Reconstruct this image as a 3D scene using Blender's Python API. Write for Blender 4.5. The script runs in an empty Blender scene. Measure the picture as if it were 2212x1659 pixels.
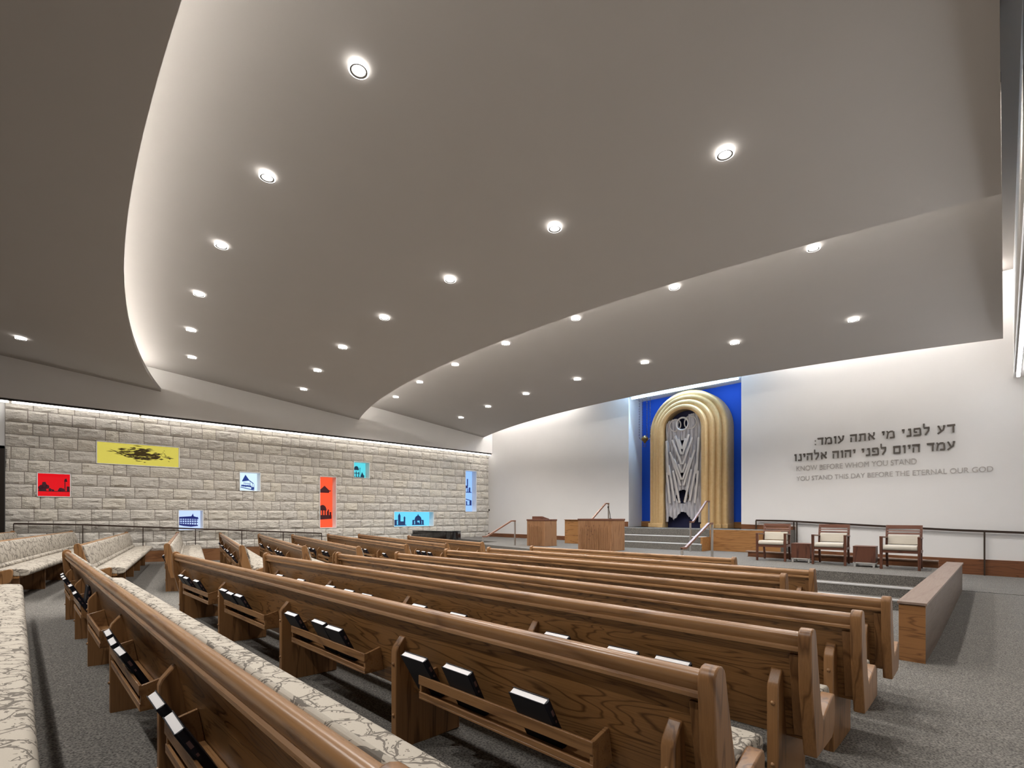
import bpy, bmesh, math, random
from mathutils import Vector, Matrix
random.seed(7)
SC = bpy.context.scene
COL = SC.collection
PI = math.pi
EYE = 1.52                      # camera height above the floor in front of the platform

# ------------------------------------------------------------------ camera
cam = bpy.data.cameras.new('camera'); cam_o = bpy.data.objects.new('camera', cam); COL.objects.link(cam_o)
cam_o.location = (0, 0, EYE); cam_o.rotation_euler = (PI/2, 0, PI/4)
cam.sensor_fit = 'HORIZONTAL'; cam.sensor_width = 36.0; cam.lens = 1065/2212*36
cam.shift_x = 0; cam.shift_y = (1114-829.5)/2212
cam.clip_start = .05; cam.clip_end = 200
SC.camera = cam_o
# ------------------------------------------------------------------ world, exposure
w = bpy.data.worlds.new('world'); SC.world = w; w.use_nodes = True
w.node_tree.nodes['Background'].inputs[0].default_value = (.02, .02, .02, 1)
w.node_tree.nodes['Background'].inputs[1].default_value = 1
SC.view_settings.view_transform = 'Standard'; SC.view_settings.look = 'None'
SC.view_settings.gamma = 1; SC.view_settings.use_curve_mapping = False
SC.view_settings.exposure = 0.62
try:
    SC.cycles.max_bounces = 6; SC.cycles.diffuse_bounces = 4; SC.cycles.glossy_bounces = 2
    SC.cycles.caustics_reflective = False; SC.cycles.caustics_refractive = False
    SC.cycles.sample_clamp_indirect = 6; SC.cycles.use_denoising = True
except Exception: pass
SPOT_W = 175.0                   # each recessed downlight
COVE_E = 27.0                    # light strips lying on the ceiling edges
STRIP_E = 6.2                  # linear lights along the two side walls
WASH_E = 58.0                   # washers above the platform wall
NICHE_E = 14.0

# ------------------------------------------------------------------ materials
def lin(r, g, b):
    f = lambda c: (c/255/12.92) if c/255 <= .04045 else ((c/255+.055)/1.055)**2.4
    return (f(r), f(g), f(b), 1)
class NT:
    def __init__(s, name):
        s.m = bpy.data.materials.new(name); s.m.use_nodes = True
        s.t = s.m.node_tree; s.b = s.t.nodes['Principled BSDF']
    def n(s, typ, **kw):
        o = s.t.nodes.new(typ)
        for k, v in kw.items():
            if k in o.inputs.keys(): o.inputs[k].default_value = v
            else: setattr(o, k, v)
        return o
    def l(s, a, b): s.t.links.new(a, b)
    def math(s, op, a, b=None, c=None):
        o = s.t.nodes.new('ShaderNodeMath'); o.operation = op
        for i, v in enumerate((a, b, c)):
            if v is None: continue
            if hasattr(v, 'is_linked'): s.l(v, o.inputs[i])
            else: o.inputs[i].default_value = v
        return o.outputs[0]
    def mix(s, f, a, b):
        o = s.t.nodes.new('ShaderNodeMix'); o.data_type = 'RGBA'
        for i, v in ((0, f), (6, a), (7, b)):
            if hasattr(v, 'is_linked'): s.l(v, o.inputs[i])
            else: o.inputs[i].default_value = v
        return o.outputs[2]
    def set(s, **kw):
        for k, v in kw.items():
            i = s.b.inputs[k.replace('_', ' ')]
            if hasattr(v, 'is_linked'): s.l(v, i)
            else: i.default_value = v
        return s
    def coords(s, scale=(1,1,1), rand=False):
        tc = s.n('ShaderNodeTexCoord'); mp = s.n('ShaderNodeMapping'); mp.inputs['Scale'].default_value = scale
        v = tc.outputs['Object']
        if rand:
            oi = s.n('ShaderNodeObjectInfo'); ad = s.n('ShaderNodeVectorMath', operation='ADD')
            mu = s.math('MULTIPLY', oi.outputs['Random'], 37.0)
            s.l(v, ad.inputs[0]); s.l(mu, ad.inputs[1]); v = ad.outputs[0]
        s.l(v, mp.inputs['Vector']); return mp.outputs[0]
    def bump(s, h, strength=.3, dist=.01):
        o = s.n('ShaderNodeBump'); o.inputs['Strength'].default_value = strength; o.inputs['Distance'].default_value = dist
        s.l(h, o.inputs['Height']); s.l(o.outputs[0], s.b.inputs['Normal'])
    def noise(s, vec, scale, detail=2, rough=.5, dist=0):
        o = s.n('ShaderNodeTexNoise'); o.inputs['Scale'].default_value = scale; o.inputs['Detail'].default_value = detail
        o.inputs['Roughness'].default_value = rough; o.inputs['Distortion'].default_value = dist
        s.l(vec, o.inputs['Vector']); return o.outputs[0]

def plain(name, col, rough=.5, metal=0, spec=.5, coat=0):
    t = NT(name); t.set(Base_Color=col, Roughness=rough, Metallic=metal)
    t.b.inputs['Specular IOR Level'].default_value = spec
    if coat: t.b.inputs['Coat Weight'].default_value = coat
    return t.m
def paint(name, col, rough=.85):
    t = NT(name); v = t.coords((1,1,1)); n = t.noise(v, 2.0, 4)
    c2 = tuple(x*.96 for x in col[:3])+(1,)
    t.set(Base_Color=t.mix(n, col, c2), Roughness=rough); t.bump(t.noise(v, 120, 2), .05, .002)
    t.b.inputs['Specular IOR Level'].default_value = .25
    return t.m
def wood(name, axis, light, dark, rough=.38, rings=15.0, spec=.4, fig=1.0):
    """grain running along axis; figured contour lines like plain-sawn oak"""
    t = NT(name)
    sc = [5.5, 5.5, 5.5]; sc[axis] = .62
    v = t.coords(sc, True)
    n1 = t.noise(v, .95*fig, 3, .5, .35)
    ring = t.math('PINGPONG', t.math('MULTIPLY', n1, rings), .5)
    ring = t.math('SMOOTH_MAX' if False else 'MULTIPLY', ring, 2.0)
    sf = [150, 150, 150]; sf[axis] = 3.0
    fib = t.noise(t.coords(sf, True), 1.0, 3, .6)
    big = t.noise(t.coords((.9, .9, .9), True), 1.3, 2)
    k = t.n('ShaderNodeValToRGB'); k.color_ramp.elements[0].position = .0; k.color_ramp.elements[1].position = .34
    k.color_ramp.elements[0].color = (0, 0, 0, 1); k.color_ramp.elements[1].color = (1, 1, 1, 1)
    t.l(ring, k.inputs[0])
    f = t.math('MULTIPLY', k.outputs[0], t.math('MULTIPLY_ADD', fib, .9, .35))
    f = t.math('MULTIPLY', f, t.math('MULTIPLY_ADD', big, .5, .72))
    c = t.mix(t.math('MINIMUM', f, 1.0), dark, light)
    t.set(Base_Color=c, Roughness=t.math('MULTIPLY_ADD', fib, .2, rough-.1))
    t.b.inputs['Specular IOR Level'].default_value = spec
    t.bump(f, .12, .002)
    return t.m
OAK_L, OAK_D = (.275, .138, .050, 1), (.085, .036, .011, 1)
M = {}
M['oak_x'] = wood('oak_along', 0, OAK_L, OAK_D, .34, 20)
M['oak_rail'] = wood('oak_rail', 0, (.30, .158, .066, 1), (.17, .082, .032, 1), .3, 5, .5)
M['oak_z'] = wood('oak_upright', 2, (.27, .135, .052, 1), (.11, .048, .016, 1), .36, 7)
M['plat_x'] = wood('platform_oak', 0, (.33, .16, .055, 1), (.18, .078, .024, 1), .42, 7)
M['base_x'] = wood('baseboard_wood', 0, (.19, .075, .03, 1), (.09, .032, .013, 1), .4, 7)
M['base_y'] = wood('baseboard_wood_side', 1, (.22, .10, .042, 1), (.11, .045, .018, 1), .4, 7)
M['walnut'] = wood('walnut', 2, (.14, .055, .032, 1), (.07, .025, .015, 1), .4, 6)
M['walnut_x'] = wood('walnut_along', 0, (.15, .06, .035, 1), (.08, .03, .018, 1), .4, 6)
M['lect'] = wood('lectern_oak', 2, (.30, .155, .075, 1), (.19, .09, .04, 1), .42, 5)
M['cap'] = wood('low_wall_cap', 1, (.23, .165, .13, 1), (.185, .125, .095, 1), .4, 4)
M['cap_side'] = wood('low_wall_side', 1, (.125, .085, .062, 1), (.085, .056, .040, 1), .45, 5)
M['cap_end'] = wood('low_wall_end', 0, (.30, .14, .05, 1), (.14, .06, .02, 1), .4, 10)
M['white'] = paint('white_wall_paint', (.76, .74, .72, 1))
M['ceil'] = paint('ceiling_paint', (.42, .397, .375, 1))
M['rearwall'] = paint('rear_wall_paint', (.22, .19, .17, 1))
M['blue'] = paint('deep_blue_paint', (.012, .085, .56, 1), .6)
M['black'] = plain('black_lacquer', (.006, .006, .007, 1), .08, 0, .6, .6)
M['dark'] = plain('dark_metal', (.03, .024, .02, 1), .4, .7)
M['bronze'] = plain('bronze_rail', (.06, .04, .03, 1), .38, .6)
M['steel'] = plain('brushed_steel', (.55, .54, .53, 1), .32, .9)
M['railwood'] = plain('rail_brown', (.20, .095, .06, 1), .35, .1)
M['alu'] = plain('silver_feet', (.6, .6, .58, 1), .4, .6)
M['trim'] = plain('white_trim', (.8, .8, .78, 1), .5)
M['cover'] = plain('book_cover_black', (.006, .007, .013, 1), .5, 0, .25)
M['gold_stamp'] = plain('spine_stamp', (.10, .055, .055, 1), .5)
M['pages'] = plain('page_edges', (.80, .78, .78, 1), .8)
M['brass'] = plain('aged_brass', (.14, .09, .035, 1), .35, .8)
M['baffle'] = plain('lamp_baffle', (.16, .15, .14, 1), .5)
M['letters'] = plain('letter_dark_metal', (.10, .085, .072, 1), .45, .3)
M['letters2'] = plain('letter_grey', (.40, .37, .345, 1), .5, .2)
M['doorbrown'] = wood('door_wood', 2, (.12, .075, .05, 1), (.09, .055, .036, 1), .45, 5)
M['navy'] = plain('navy_curtain', (.004, .006, .045, 1), .7)
def emit(name, col, e):
    t = NT(name); t.set(Base_Color=(0, 0, 0, 1), Emission_Color=col, Emission_Strength=e); return t.m
M['lens'] = emit('lamp_lens', (1, .97, .93, 1), 5)
M['ring'] = emit('frosted_ring', (1, .96, .92, 1), 4.5)
M['strip'] = emit('linear_light_diffuser', (1, .97, .94, 1), STRIP_E)
M['strip_right'] = emit('linear_light_diffuser_right', (.95, .97, 1, 1), STRIP_E*2.4)
M['cove'] = emit('cove_strip', (1, .96, .90, 1), COVE_E)
M['cove_mid'] = emit('cove_strip_middle', (1, .96, .90, 1), COVE_E*1.6)
M['wash'] = emit('wall_washer_strip', (1, .96, .92, 1), WASH_E)
M['nichewash'] = emit('niche_washer_cool', (.42, .68, 1, 1), 110.0)
M['nichelight'] = emit('niche_strip_cool', (.50, .74, 1, 1), NICHE_E)
def carpet():
    t = NT('loop_carpet'); v = t.coords((1, 1, 1))
    a = t.noise(v, 95, 3, .7); b = t.noise(v, 4.0, 3); vo = t.n('ShaderNodeTexVoronoi'); vo.inputs['Scale'].default_value = 75
    t.l(v, vo.inputs['Vector'])
    k = t.n('ShaderNodeValToRGB'); k.color_ramp.elements[0].position = .36; k.color_ramp.elements[1].position = .66
    k.color_ramp.elements[0].color = (.034, .033, .030, 1); k.color_ramp.elements[1].color = (.235, .218, .195, 1)
    f = t.math('ADD', t.math('MULTIPLY', a, .72), t.math('MULTIPLY', t.n('ShaderNodeRGB').outputs[0], 0) if False else t.math('MULTIPLY', vo.outputs['Distance'], .35))
    t.l(f, k.inputs[0])
    c = t.mix(t.math('MULTIPLY', b, .35), k.outputs[0], (.085, .081, .077, 1))
    t.set(Base_Color=c, Roughness=.95); t.b.inputs['Specular IOR Level'].default_value = .1
    t.bump(f, .5, .006); return t.m
M['carpet'] = carpet()
def fabric():
    t = NT('vine_pattern_upholstery'); v = t.coords((1, 1, 1), False)
    wn = t.n('ShaderNodeTexNoise'); wn.inputs['Scale'].default_value = 5; wn.inputs['Detail'].default_value = 2; t.l(v, wn.inputs['Vector'])
    wa = t.n('ShaderNodeVectorMath', operation='MULTIPLY_ADD'); t.l(wn.outputs['Color'], wa.inputs[0])
    wa.inputs[1].default_value = (.22, .22, .22); t.l(v, wa.inputs[2])
    def vor(scale, vec):
        o = t.n('ShaderNodeTexVoronoi'); o.feature = 'DISTANCE_TO_EDGE'; o.inputs['Scale'].default_value = scale; t.l(vec, o.inputs['Vector']); return o.outputs['Distance']
    d1 = vor(7.0, wa.outputs[0]); d2 = vor(34, wa.outputs[0])
    stem = t.math('LESS_THAN', d1, .034)
    near = t.math('LESS_THAN', d1, .15)
    twig = t.math('MULTIPLY', t.math('LESS_THAN', d2, .085), near)
    twig = t.math('MULTIPLY', twig, t.math('GREATER_THAN', t.noise(v, 30, 1), .52))
    pat = t.math('MAXIMUM', stem, twig)
    wv = t.noise(v, 260, 2)
    c = t.mix(t.math('MULTIPLY', pat, .85), t.mix(wv, (.335, .30, .25, 1), (.41, .37, .31, 1)), (.085, .072, .060, 1))
    t.set(Base_Color=c, Roughness=.85); t.b.inputs['Specular IOR Level'].default_value = .2
    t.bump(wv, .15, .002); return t.m
M['fabric'] = fabric()
def cream():
    t = NT('cream_chair_fabric'); v = t.coords((1, 1, 1)); n = t.noise(t.coords((4, 4, 90)), 1.0, 3, .6)
    t.set(Base_Color=t.mix(n, (.38, .34, .28, 1), (.56, .52, .45, 1)), Roughness=.9); return t.m
M['cream'] = cream()
def stone():
    t = NT('rock_faced_limestone'); v = t.coords((1, 1, 1))
    big = t.noise(v, 1.1, 3); fine = t.noise(v, 26, 5, .65)
    at = t.n('ShaderNodeAttribute'); at.attribute_name = 'tone'; at.attribute_type = 'GEOMETRY'
    c = t.mix(big, (.62, .575, .51, 1), (.70, .66, .595, 1)); c = t.mix(at.outputs['Fac'], c, (.74, .68, .57, 1))
    c = t.mix(t.math('MULTIPLY', fine, .4), c, (.50, .455, .40, 1))
    t.set(Base_Color=c, Roughness=.9); t.b.inputs['Specular IOR Level'].default_value = .2
    mp = t.coords((1, 5, 13)); cr = t.noise(mp, 1.7, 4, .6, .6)
    t.bump(t.math('ADD', t.math('MULTIPLY', cr, 1.0), t.math('MULTIPLY', fine, .25)), 1.0, .05); return t.m
M['stone'] = stone()
M['mortar'] = paint('stone_joint', (.24, .21, .18, 1), .95)
def goldleaf():
    t = NT('gilded_arch'); v = t.coords((1, 1, 1)); n = t.noise(v, 9, 5, .65); n2 = t.noise(v, 60, 3, .7)
    c = t.mix(n, (.58, .36, .14, 1), (.76, .57, .32, 1)); c = t.mix(t.math('MULTIPLY', n2, .45), c, (.34, .20, .07, 1))
    t.set(Base_Color=c, Roughness=.42, Metallic=.25); t.bump(n2, .35, .006); return t.m
M['gold'] = goldleaf()
def relief():
    t = NT('silver_relief_metal'); n = t.noise(t.coords((5, 5, .7)), 2.2, 4, .6)
    n2 = t.noise(t.coords((30, 30, 3)), 1, 3, .6)
    c = t.mix(n, (.34, .37, .46, 1), (.62, .54, .48, 1)); c = t.mix(t.math('MULTIPLY', n2, .5), c, (.50, .52, .58, 1))
    t.set(Base_Color=c, Roughness=.42, Metallic=.15); t.bump(n2, .3, .008); return t.m
M['relief'] = relief()
M['rib'] = plain('bright_relief_rib', (.60, .56, .53, 1), .42, .15)
PANE = {'red': (1.0, .0, .008), 'yellow': (.86, .74, .12), 'white': (.62, .80, 1.0), 'pale': (.50, .64, 1.0), 'orange': (.95, .085, .025), 'teal': (.09, .62, .72), 'cyan': (.14, .62, .98), 'blue': (.28, .50, 1.0)}
INK = {'red': (.06, .001, .010), 'yellow': (.06, .035, .004), 'white': (.02, .07, .40), 'pale': (.02, .035, .26), 'orange': (.075, .003, .008), 'teal': (.008, .06, .12), 'cyan': (.012, .05, .20), 'blue': (.012, .035, .24)}
for k in PANE:
    e = {'red': .50, 'yellow': .52}.get(k, .82)
    t = NT('backlit_glass_'+k); n = t.noise(t.coords((1, 1, 1)), 3.0, 4, .6)
    c = t.mix(t.math('MULTIPLY', n, .5), PANE[k]+(1,), tuple(min(1, x*.75+.03) for x in PANE[k])+(1,))
    t.b.inputs['Specular IOR Level'].default_value = .05; t.set(Base_Color=(.01, .01, .01, 1), Roughness=.3, Emission_Color=c, Emission_Strength=e); M['pane_'+k] = t.m
    M['ink_'+k] = emit('glass_print_'+k, INK[k]+(1,), .38)

# ------------------------------------------------------------------ mesh helpers
class MB:
    def __init__(s): s.b = bmesh.new()
    def poly(s, vs):
        return s.b.faces.new([s.b.verts.new(v) for v in vs])
    def box(s, x0, x1, y0, y1, z0, z1):
        v = [s.b.verts.new(p) for p in ((x0,y0,z0),(x1,y0,z0),(x1,y1,z0),(x0,y1,z0),(x0,y0,z1),(x1,y0,z1),(x1,y1,z1),(x0,y1,z1))]
        for f in ((3,2,1,0),(4,5,6,7),(0,1,5,4),(1,2,6,5),(2,3,7,6),(3,0,4,7)): s.b.faces.new([v[i] for i in f])
        return s
    def prism(s, prof, axis, a0, a1):
        """closed 2D profile extruded along axis; profile coords are the two other axes in order"""
        def mk(p, a):
            q = list(p); q.insert(axis, a); return s.b.verts.new(q)
        A = [mk(p, a0) for p in prof]; B = [mk(p, a1) for p in prof]; n = len(prof)
        for i in range(n):
            j = (i+1) % n; s.b.faces.new((A[i], A[j], B[j], B[i]))
        s.b.faces.new(A[::-1]); s.b.faces.new(B); return s
    def tube(s, pts, r, n=10, cap=True):
        pts = [Vector(p) for p in pts]; rings = []
        for i, p in enumerate(pts):
            d = (pts[min(i+1, len(pts)-1)]-pts[max(i-1, 0)]).normalized()
            u = d.cross(Vector((0, 0, 1)));
            if u.length < 1e-4: u = Vector((1, 0, 0))
            u.normalize(); v = d.cross(u)
            rr = r[i] if isinstance(r, (list, tuple)) else r
            rings.append([s.b.verts.new(p+u*math.cos(2*PI*k/n)*rr+v*math.sin(2*PI*k/n)*rr) for k in range(n)])
        for a, b in zip(rings, rings[1:]):
            for k in range(n): s.b.faces.new((a[k], a[(k+1) % n], b[(k+1) % n], b[k]))
        if cap: s.b.faces.new(rings[0][::-1]); s.b.faces.new(rings[-1])
        return s
    def bar(s, p, q, wd, ht):
        """rectangular bar from p to q; ht is measured upward-ish"""
        p, q = Vector(p), Vector(q); d = (q-p).normalized()
        u = d.cross(Vector((0, 0, 1)))
        if u.length < 1e-4: u = Vector((1, 0, 0))
        u.normalize(); v = u.cross(d).normalized()
        c = [(-.5,-.5),(.5,-.5),(.5,.5),(-.5,.5)]
        A = [s.b.verts.new(p+u*a*wd+v*b*ht) for a, b in c]; B = [s.b.verts.new(q+u*a*wd+v*b*ht) for a, b in c]
        for i in range(4): s.b.faces.new((A[i], A[(i+1) % 4], B[(i+1) % 4], B[i]))
        s.b.faces.new(A[::-1]); s.b.faces.new(B); return s
    def lathe(s, prof, n=24, c=(0, 0, 0)):
        rings = [[s.b.verts.new((c[0]+r*math.cos(2*PI*k/n), c[1]+r*math.sin(2*PI*k/n), c[2]+z)) for k in range(n)] for r, z in prof]
        for a, b in zip(rings, rings[1:]):
            for k in range(n): s.b.faces.new((a[k], a[(k+1) % n], b[(k+1) % n], b[k]))
        s.b.faces.new(rings[0][::-1]); s.b.faces.new(rings[-1]); return s
    def ball(s, c, r, n=10):
        bmesh.ops.create_uvsphere(s.b, u_segments=n, v_segments=max(5, n//2), radius=r, matrix=Matrix.Translation(c)); return s
    def loft(s, secs, close=True, caps=True):
        R = [[s.b.verts.new(p) for p in sec] for sec in secs]; n = len(secs[0])
        for a, b in zip(R, R[1:]):
            for k in range(n if close else n-1): s.b.faces.new((a[k], a[(k+1) % n], b[(k+1) % n], b[k]))
        if caps: s.b.faces.new(R[0][::-1]); s.b.faces.new(R[-1])
        return s
    def build(s, name, mat, parent=None, smooth=None, bevel=0, seg=2):
        bmesh.ops.recalc_face_normals(s.b, faces=s.b.faces[:])
        me = bpy.data.meshes.new(name); s.b.to_mesh(me); s.b.free()
        for m in (mat if isinstance(mat, (list, tuple)) else [mat]): me.materials.append(m)
        o = bpy.data.objects.new(name, me); COL.objects.link(o)
        if parent is not None: o.parent = parent
        if bevel:
            md = o.modifiers.new('edge', 'BEVEL'); md.width = bevel; md.segments = seg; md.limit_method = 'ANGLE'; md.angle_limit = .6
        if smooth is not None or bevel:
            a = math.radians(smooth if smooth is not None else 35)
            for p in me.polygons: p.use_smooth = True
            try: me.set_sharp_from_angle(angle=a)
            except Exception: pass
        return o
def empty(name, loc, rz=0):
    o = bpy.data.objects.new(name, None); COL.objects.link(o); o.location = loc; o.rotation_euler = (0, 0, rz)
    o.empty_display_size = .1; return o
def tag(o, label, cat, group=None, kind=None):
    o['label'] = label; o['category'] = cat
    if group: o['group'] = group
    if kind: o['kind'] = kind
    return o
def struct(o, label=None):
    o['kind'] = 'structure'
    if label: o['label'] = label
    return o

# ------------------------------------------------------------------ planes of the room
SX = lambda y: -18.55+.03*y                # face of the stone wall
WY = lambda x: 15.6-.0445*x                # face of the wall behind the platform
def floor_z(x, y):
    if y < 4.54: z = .19-.034*(y-.5)
    elif y < 7.8: z = .053*(7.8-y)/3.26
    else: z = 0
    return max(z, 0)
def aisle_rise(x, y):
    return .16*min(1, max(0, (y-7.8)/7.6)) if x > -.62 else 0

# floor
b = MB(); xs = [-19.0+.6*i for i in range(32)]+[-.62, -.6, .6]; ys = [-7.4+.6*i for i in range(41)]
xs = sorted(xs)
G = [[b.b.verts.new((x, y, floor_z(x, y)+(aisle_rise(x, y) if x > -.61 else 0))) for x in xs] for y in ys]
for j in range(len(ys)-1):
    for i in range(len(xs)-1): b.b.faces.new((G[j][i], G[j][i+1], G[j+1][i+1], G[j+1][i]))
struct(b.build('floor', M['carpet'], smooth=30), 'grey-brown loop pile carpet sloping gently down to the platform')

# white wall behind the platform with the niche
NX0, NX1, NZ = -9.9, -5.79, EYE+4.39
b = MB(); top = 7.0
def wy_quad(x0, x1, z0, z1, t=.25):
    b.loft([[(x0, WY(x0), z0), (x0, WY(x0), z1), (x0, WY(x0)+t, z1), (x0, WY(x0)+t, z0)], [(x1, WY(x1), z0), (x1, WY(x1), z1), (x1, WY(x1)+t, z1), (x1, WY(x1)+t, z0)]])
wy_quad(-18.6, NX0, -.2, top, 1.0); wy_quad(NX1, .7, -.2, top, 1.0); wy_quad(NX0, NX1, NZ, top, 1.0)
struct(b.build('wall_front', M['white']), 'white wall behind the platform')
b = MB(); b.loft([[(NX0, WY(NX0)+.95, 0), (NX0, WY(NX0)+.95, NZ), (NX0, WY(NX0)+1.15, NZ), (NX0, WY(NX0)+1.15, 0)], [(NX1, WY(NX1)+.95, 0), (NX1, WY(NX1)+.95, NZ), (NX1, WY(NX1)+1.15, NZ), (NX1, WY(NX1)+1.15, 0)]])
struct(b.build('wall_niche', M['blue']), 'deep blue back wall of the niche')
# right side wall, its bulkhead, and the wall behind the camera
b = MB(); b.box(.45, .7, -7.4, 16, -.2, 7); struct(b.build('wall_right', M['white']))
b = MB(); b.box(.13, .45, -7.4, WY(0), EYE+3.06, 7); struct(b.build('trim_1', M['white']), 'white bulkhead above the right wall')
b = MB(); b.box(-19, .7, -7.6, -7.4, -.2, 7); struct(b.build('wall_back', M['rearwall']))
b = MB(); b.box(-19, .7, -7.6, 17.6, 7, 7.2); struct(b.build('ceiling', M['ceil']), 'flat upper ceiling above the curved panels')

# ------------------------------------------------------------------ stone wall with window openings
J0, CH = EYE-.473, .3292       # one course joint and the course height
WIN = [  # y0, y1, lower joint, courses, colour
    (.34, 1.03, 3, 2, 'red'), (1.57, 3.585, 6, 2, 'yellow'), (5.29, 5.96, 4, 2, 'white'), (3.55, 4.235, 0, 2, 'pale'),
    (8.02, 8.68, 0, 6, 'orange'), (9.37, 10.065, 6, 2, 'teal'), (11.16, 13.17, 0, 2, 'cyan'), (14.95, 15.64, 2, 6, 'blue')]
STOP = EYE+3.05
def in_win(y0, y1, k):
    return [(a, c) for a, c, j, n, _ in WIN if j <= k < j+n and a < y1 and c > y0]
b = MB(); tone = b.b.loops.layers.float.new('tone') if False else None
tl = b.b.verts.layers.float.new('tone')
rng = random.Random(3)
for k in range(-2, 11):
    z0 = max(J0+k*CH, EYE-1.078); z1 = min(J0+(k+1)*CH, STOP)
    if z1-z0 < .05: continue
    ends = sorted([(-.26, 16.42)]); y = -.26; cuts = [-.26]
    blocks = []
    y = -.26-rng.random()*.3
    while y < 16.42:
        wd = rng.choice([.30, .40, .48, .56, .63, .70, .34])*rng.uniform(.93, 1.07); blocks.append([max(y, -.26), min(y+wd, 16.42)]); y += wd
    res = []
    for a, c in blocks:
        segs = [[a, c]]
        for wa, wc in in_win(a, c, k):
            ns = []
            for s0, s1 in segs:
                if s1 <= wa or s0 >= wc: ns.append([s0, s1]); continue
                if s0 < wa: ns.append([s0, wa])
                if s1 > wc: ns.append([wc, s1])
            segs = ns
        res += [s for s in segs if s[1]-s[0] > .04]
    for a, c in res:
        g = .007; a2, c2, e0, e1 = a+g, c-g, z0+g, z1-g
        nu = max(3, int((c2-a2)/.075)); nv = 5; tv = max(0, rng.gauss(.1, .35)); grid = []
        off = rng.uniform(0, .012)
        for iv in range(nv+1):
            row = []
            for iu in range(nu+1):
                yy = a2+(c2-a2)*iu/nu; zz = e0+(e1-e0)*iv/nv
                edge = iu in (0, nu) or iv in (0, nv)
                d = .003 if edge else .012+off+rng.random()*.042
                jx = 0 if edge else rng.uniform(-.012, .012); jz = 0 if edge else rng.uniform(-.014, .014)
                v = b.b.verts.new((SX(yy)+d, yy+jx, zz+jz)); v[tl] = tv; row.append(v)
            grid.append(row)
        for iv in range(nv):
            for iu in range(nu): b.b.faces.new((grid[iv][iu], grid[iv][iu+1], grid[iv+1][iu+1], grid[iv+1][iu]))
        rim = grid[0]+[r[-1] for r in grid[1:]]+grid[-1][-2::-1]+[r[0] for r in grid[-2:0:-1]]
        back = []
        for v in rim:
            q = b.b.verts.new((v.co.x-.03, v.co.y, v.co.z)); q[tl] = tv; back.append(q)
        for i in range(len(rim)):
            j = (i+1) % len(rim); b.b.faces.new((rim[i], back[i], back[j], rim[j]))
stone = b.build('wall_left', M['stone'], smooth=25); struct(stone, 'rock-faced pale limestone wall with small coloured windows')
# joint backing behind the blocks, with the same openings (cut into strips per course)
b = MB()
for k in range(-4, 12):
    z0 = J0+k*CH; z1 = min(z0+CH, 7.0) if k < 11 else 7.0
    cuts = sorted([(a, c) for a, c, j, n, _ in WIN if j <= k < j+n]); y = -.26; spans = []
    for a, c in cuts: spans.append((y, a)); y = c
    spans.append((y, 16.6))
    for s0, s1 in spans:
        b.loft([[(SX(s0)-.006, s0, z0), (SX(s0)-.006, s0, z1), (SX(s0)-.45, s0, z1), (SX(s0)-.45, s0, z0)], [(SX(s1)-.006, s1, z0), (SX(s1)-.006, s1, z1), (SX(s1)-.45, s1, z1), (SX(s1)-.45, s1, z0)]])
struct(b.build('wall_left_core', M['mortar'], stone))
# white wall behind the door bay and bulkhead over the stone
b = MB(); b.box(-19, -18.62, -7.4, -2.2, -.2, 7); b.box(-19, -18.62, -2.2, -.26, EYE+1.82, 7)
struct(b.build('wall_left_rear', M['white']))
b = MB(); zb = EYE+3.05
b.loft([[(SX(-7.4)-.1, -7.4, zb), (SX(-7.4)+.3, -7.4, zb), (SX(-7.4)+.3, -7.4, 7), (SX(-7.4)-.1, -7.4, 7)], [(SX(16.42)-.1, 16.42, zb), (SX(16.42)+.3, 16.42, zb), (SX(16.42)+.3, 16.42, 7), (SX(16.42)-.1, 16.42, 7)]])
struct(b.build('trim_2', M['white']), 'white bulkhead above the stone wall')
# door at the far left
b = MB(); b.box(-18.58, -18.52, -2.2, -.30, .15, EYE+1.78); d = b.build('door_1', M['doorbrown'], bevel=.004); struct(d, 'brown wooden door at the rear end of the stone wall')
b = MB(); b.box(-18.60, -18.50, -.36, -.27, .15, EYE+1.82); b.box(-18.60, -18.50, -2.3, -.27, EYE+1.76, EYE+1.83); b.build('door_frame', M['dark'], d)
b = MB(); b.box(-18.53, -18.49, -2.0, -.45, .9, .94); b.build('push_bar', M['dark'], d)
# baseboards
b = MB(); b.loft([[(SX(0)+.03, -.2, -.1), (SX(0)+.03, -.2, EYE-1.08), (SX(0)-.02, -.2, EYE-1.08), (SX(0)-.02, -.2, -.1)], [(SX(14)+.03, 13.7, -.1), (SX(14)+.03, 13.7, EYE-1.08), (SX(14)-.02, 13.7, EYE-1.08), (SX(14)-.02, 13.7, -.1)]])
struct(b.build('baseboard_left', M['base_y']), 'brown wooden baseboard under the stone wall')

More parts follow.
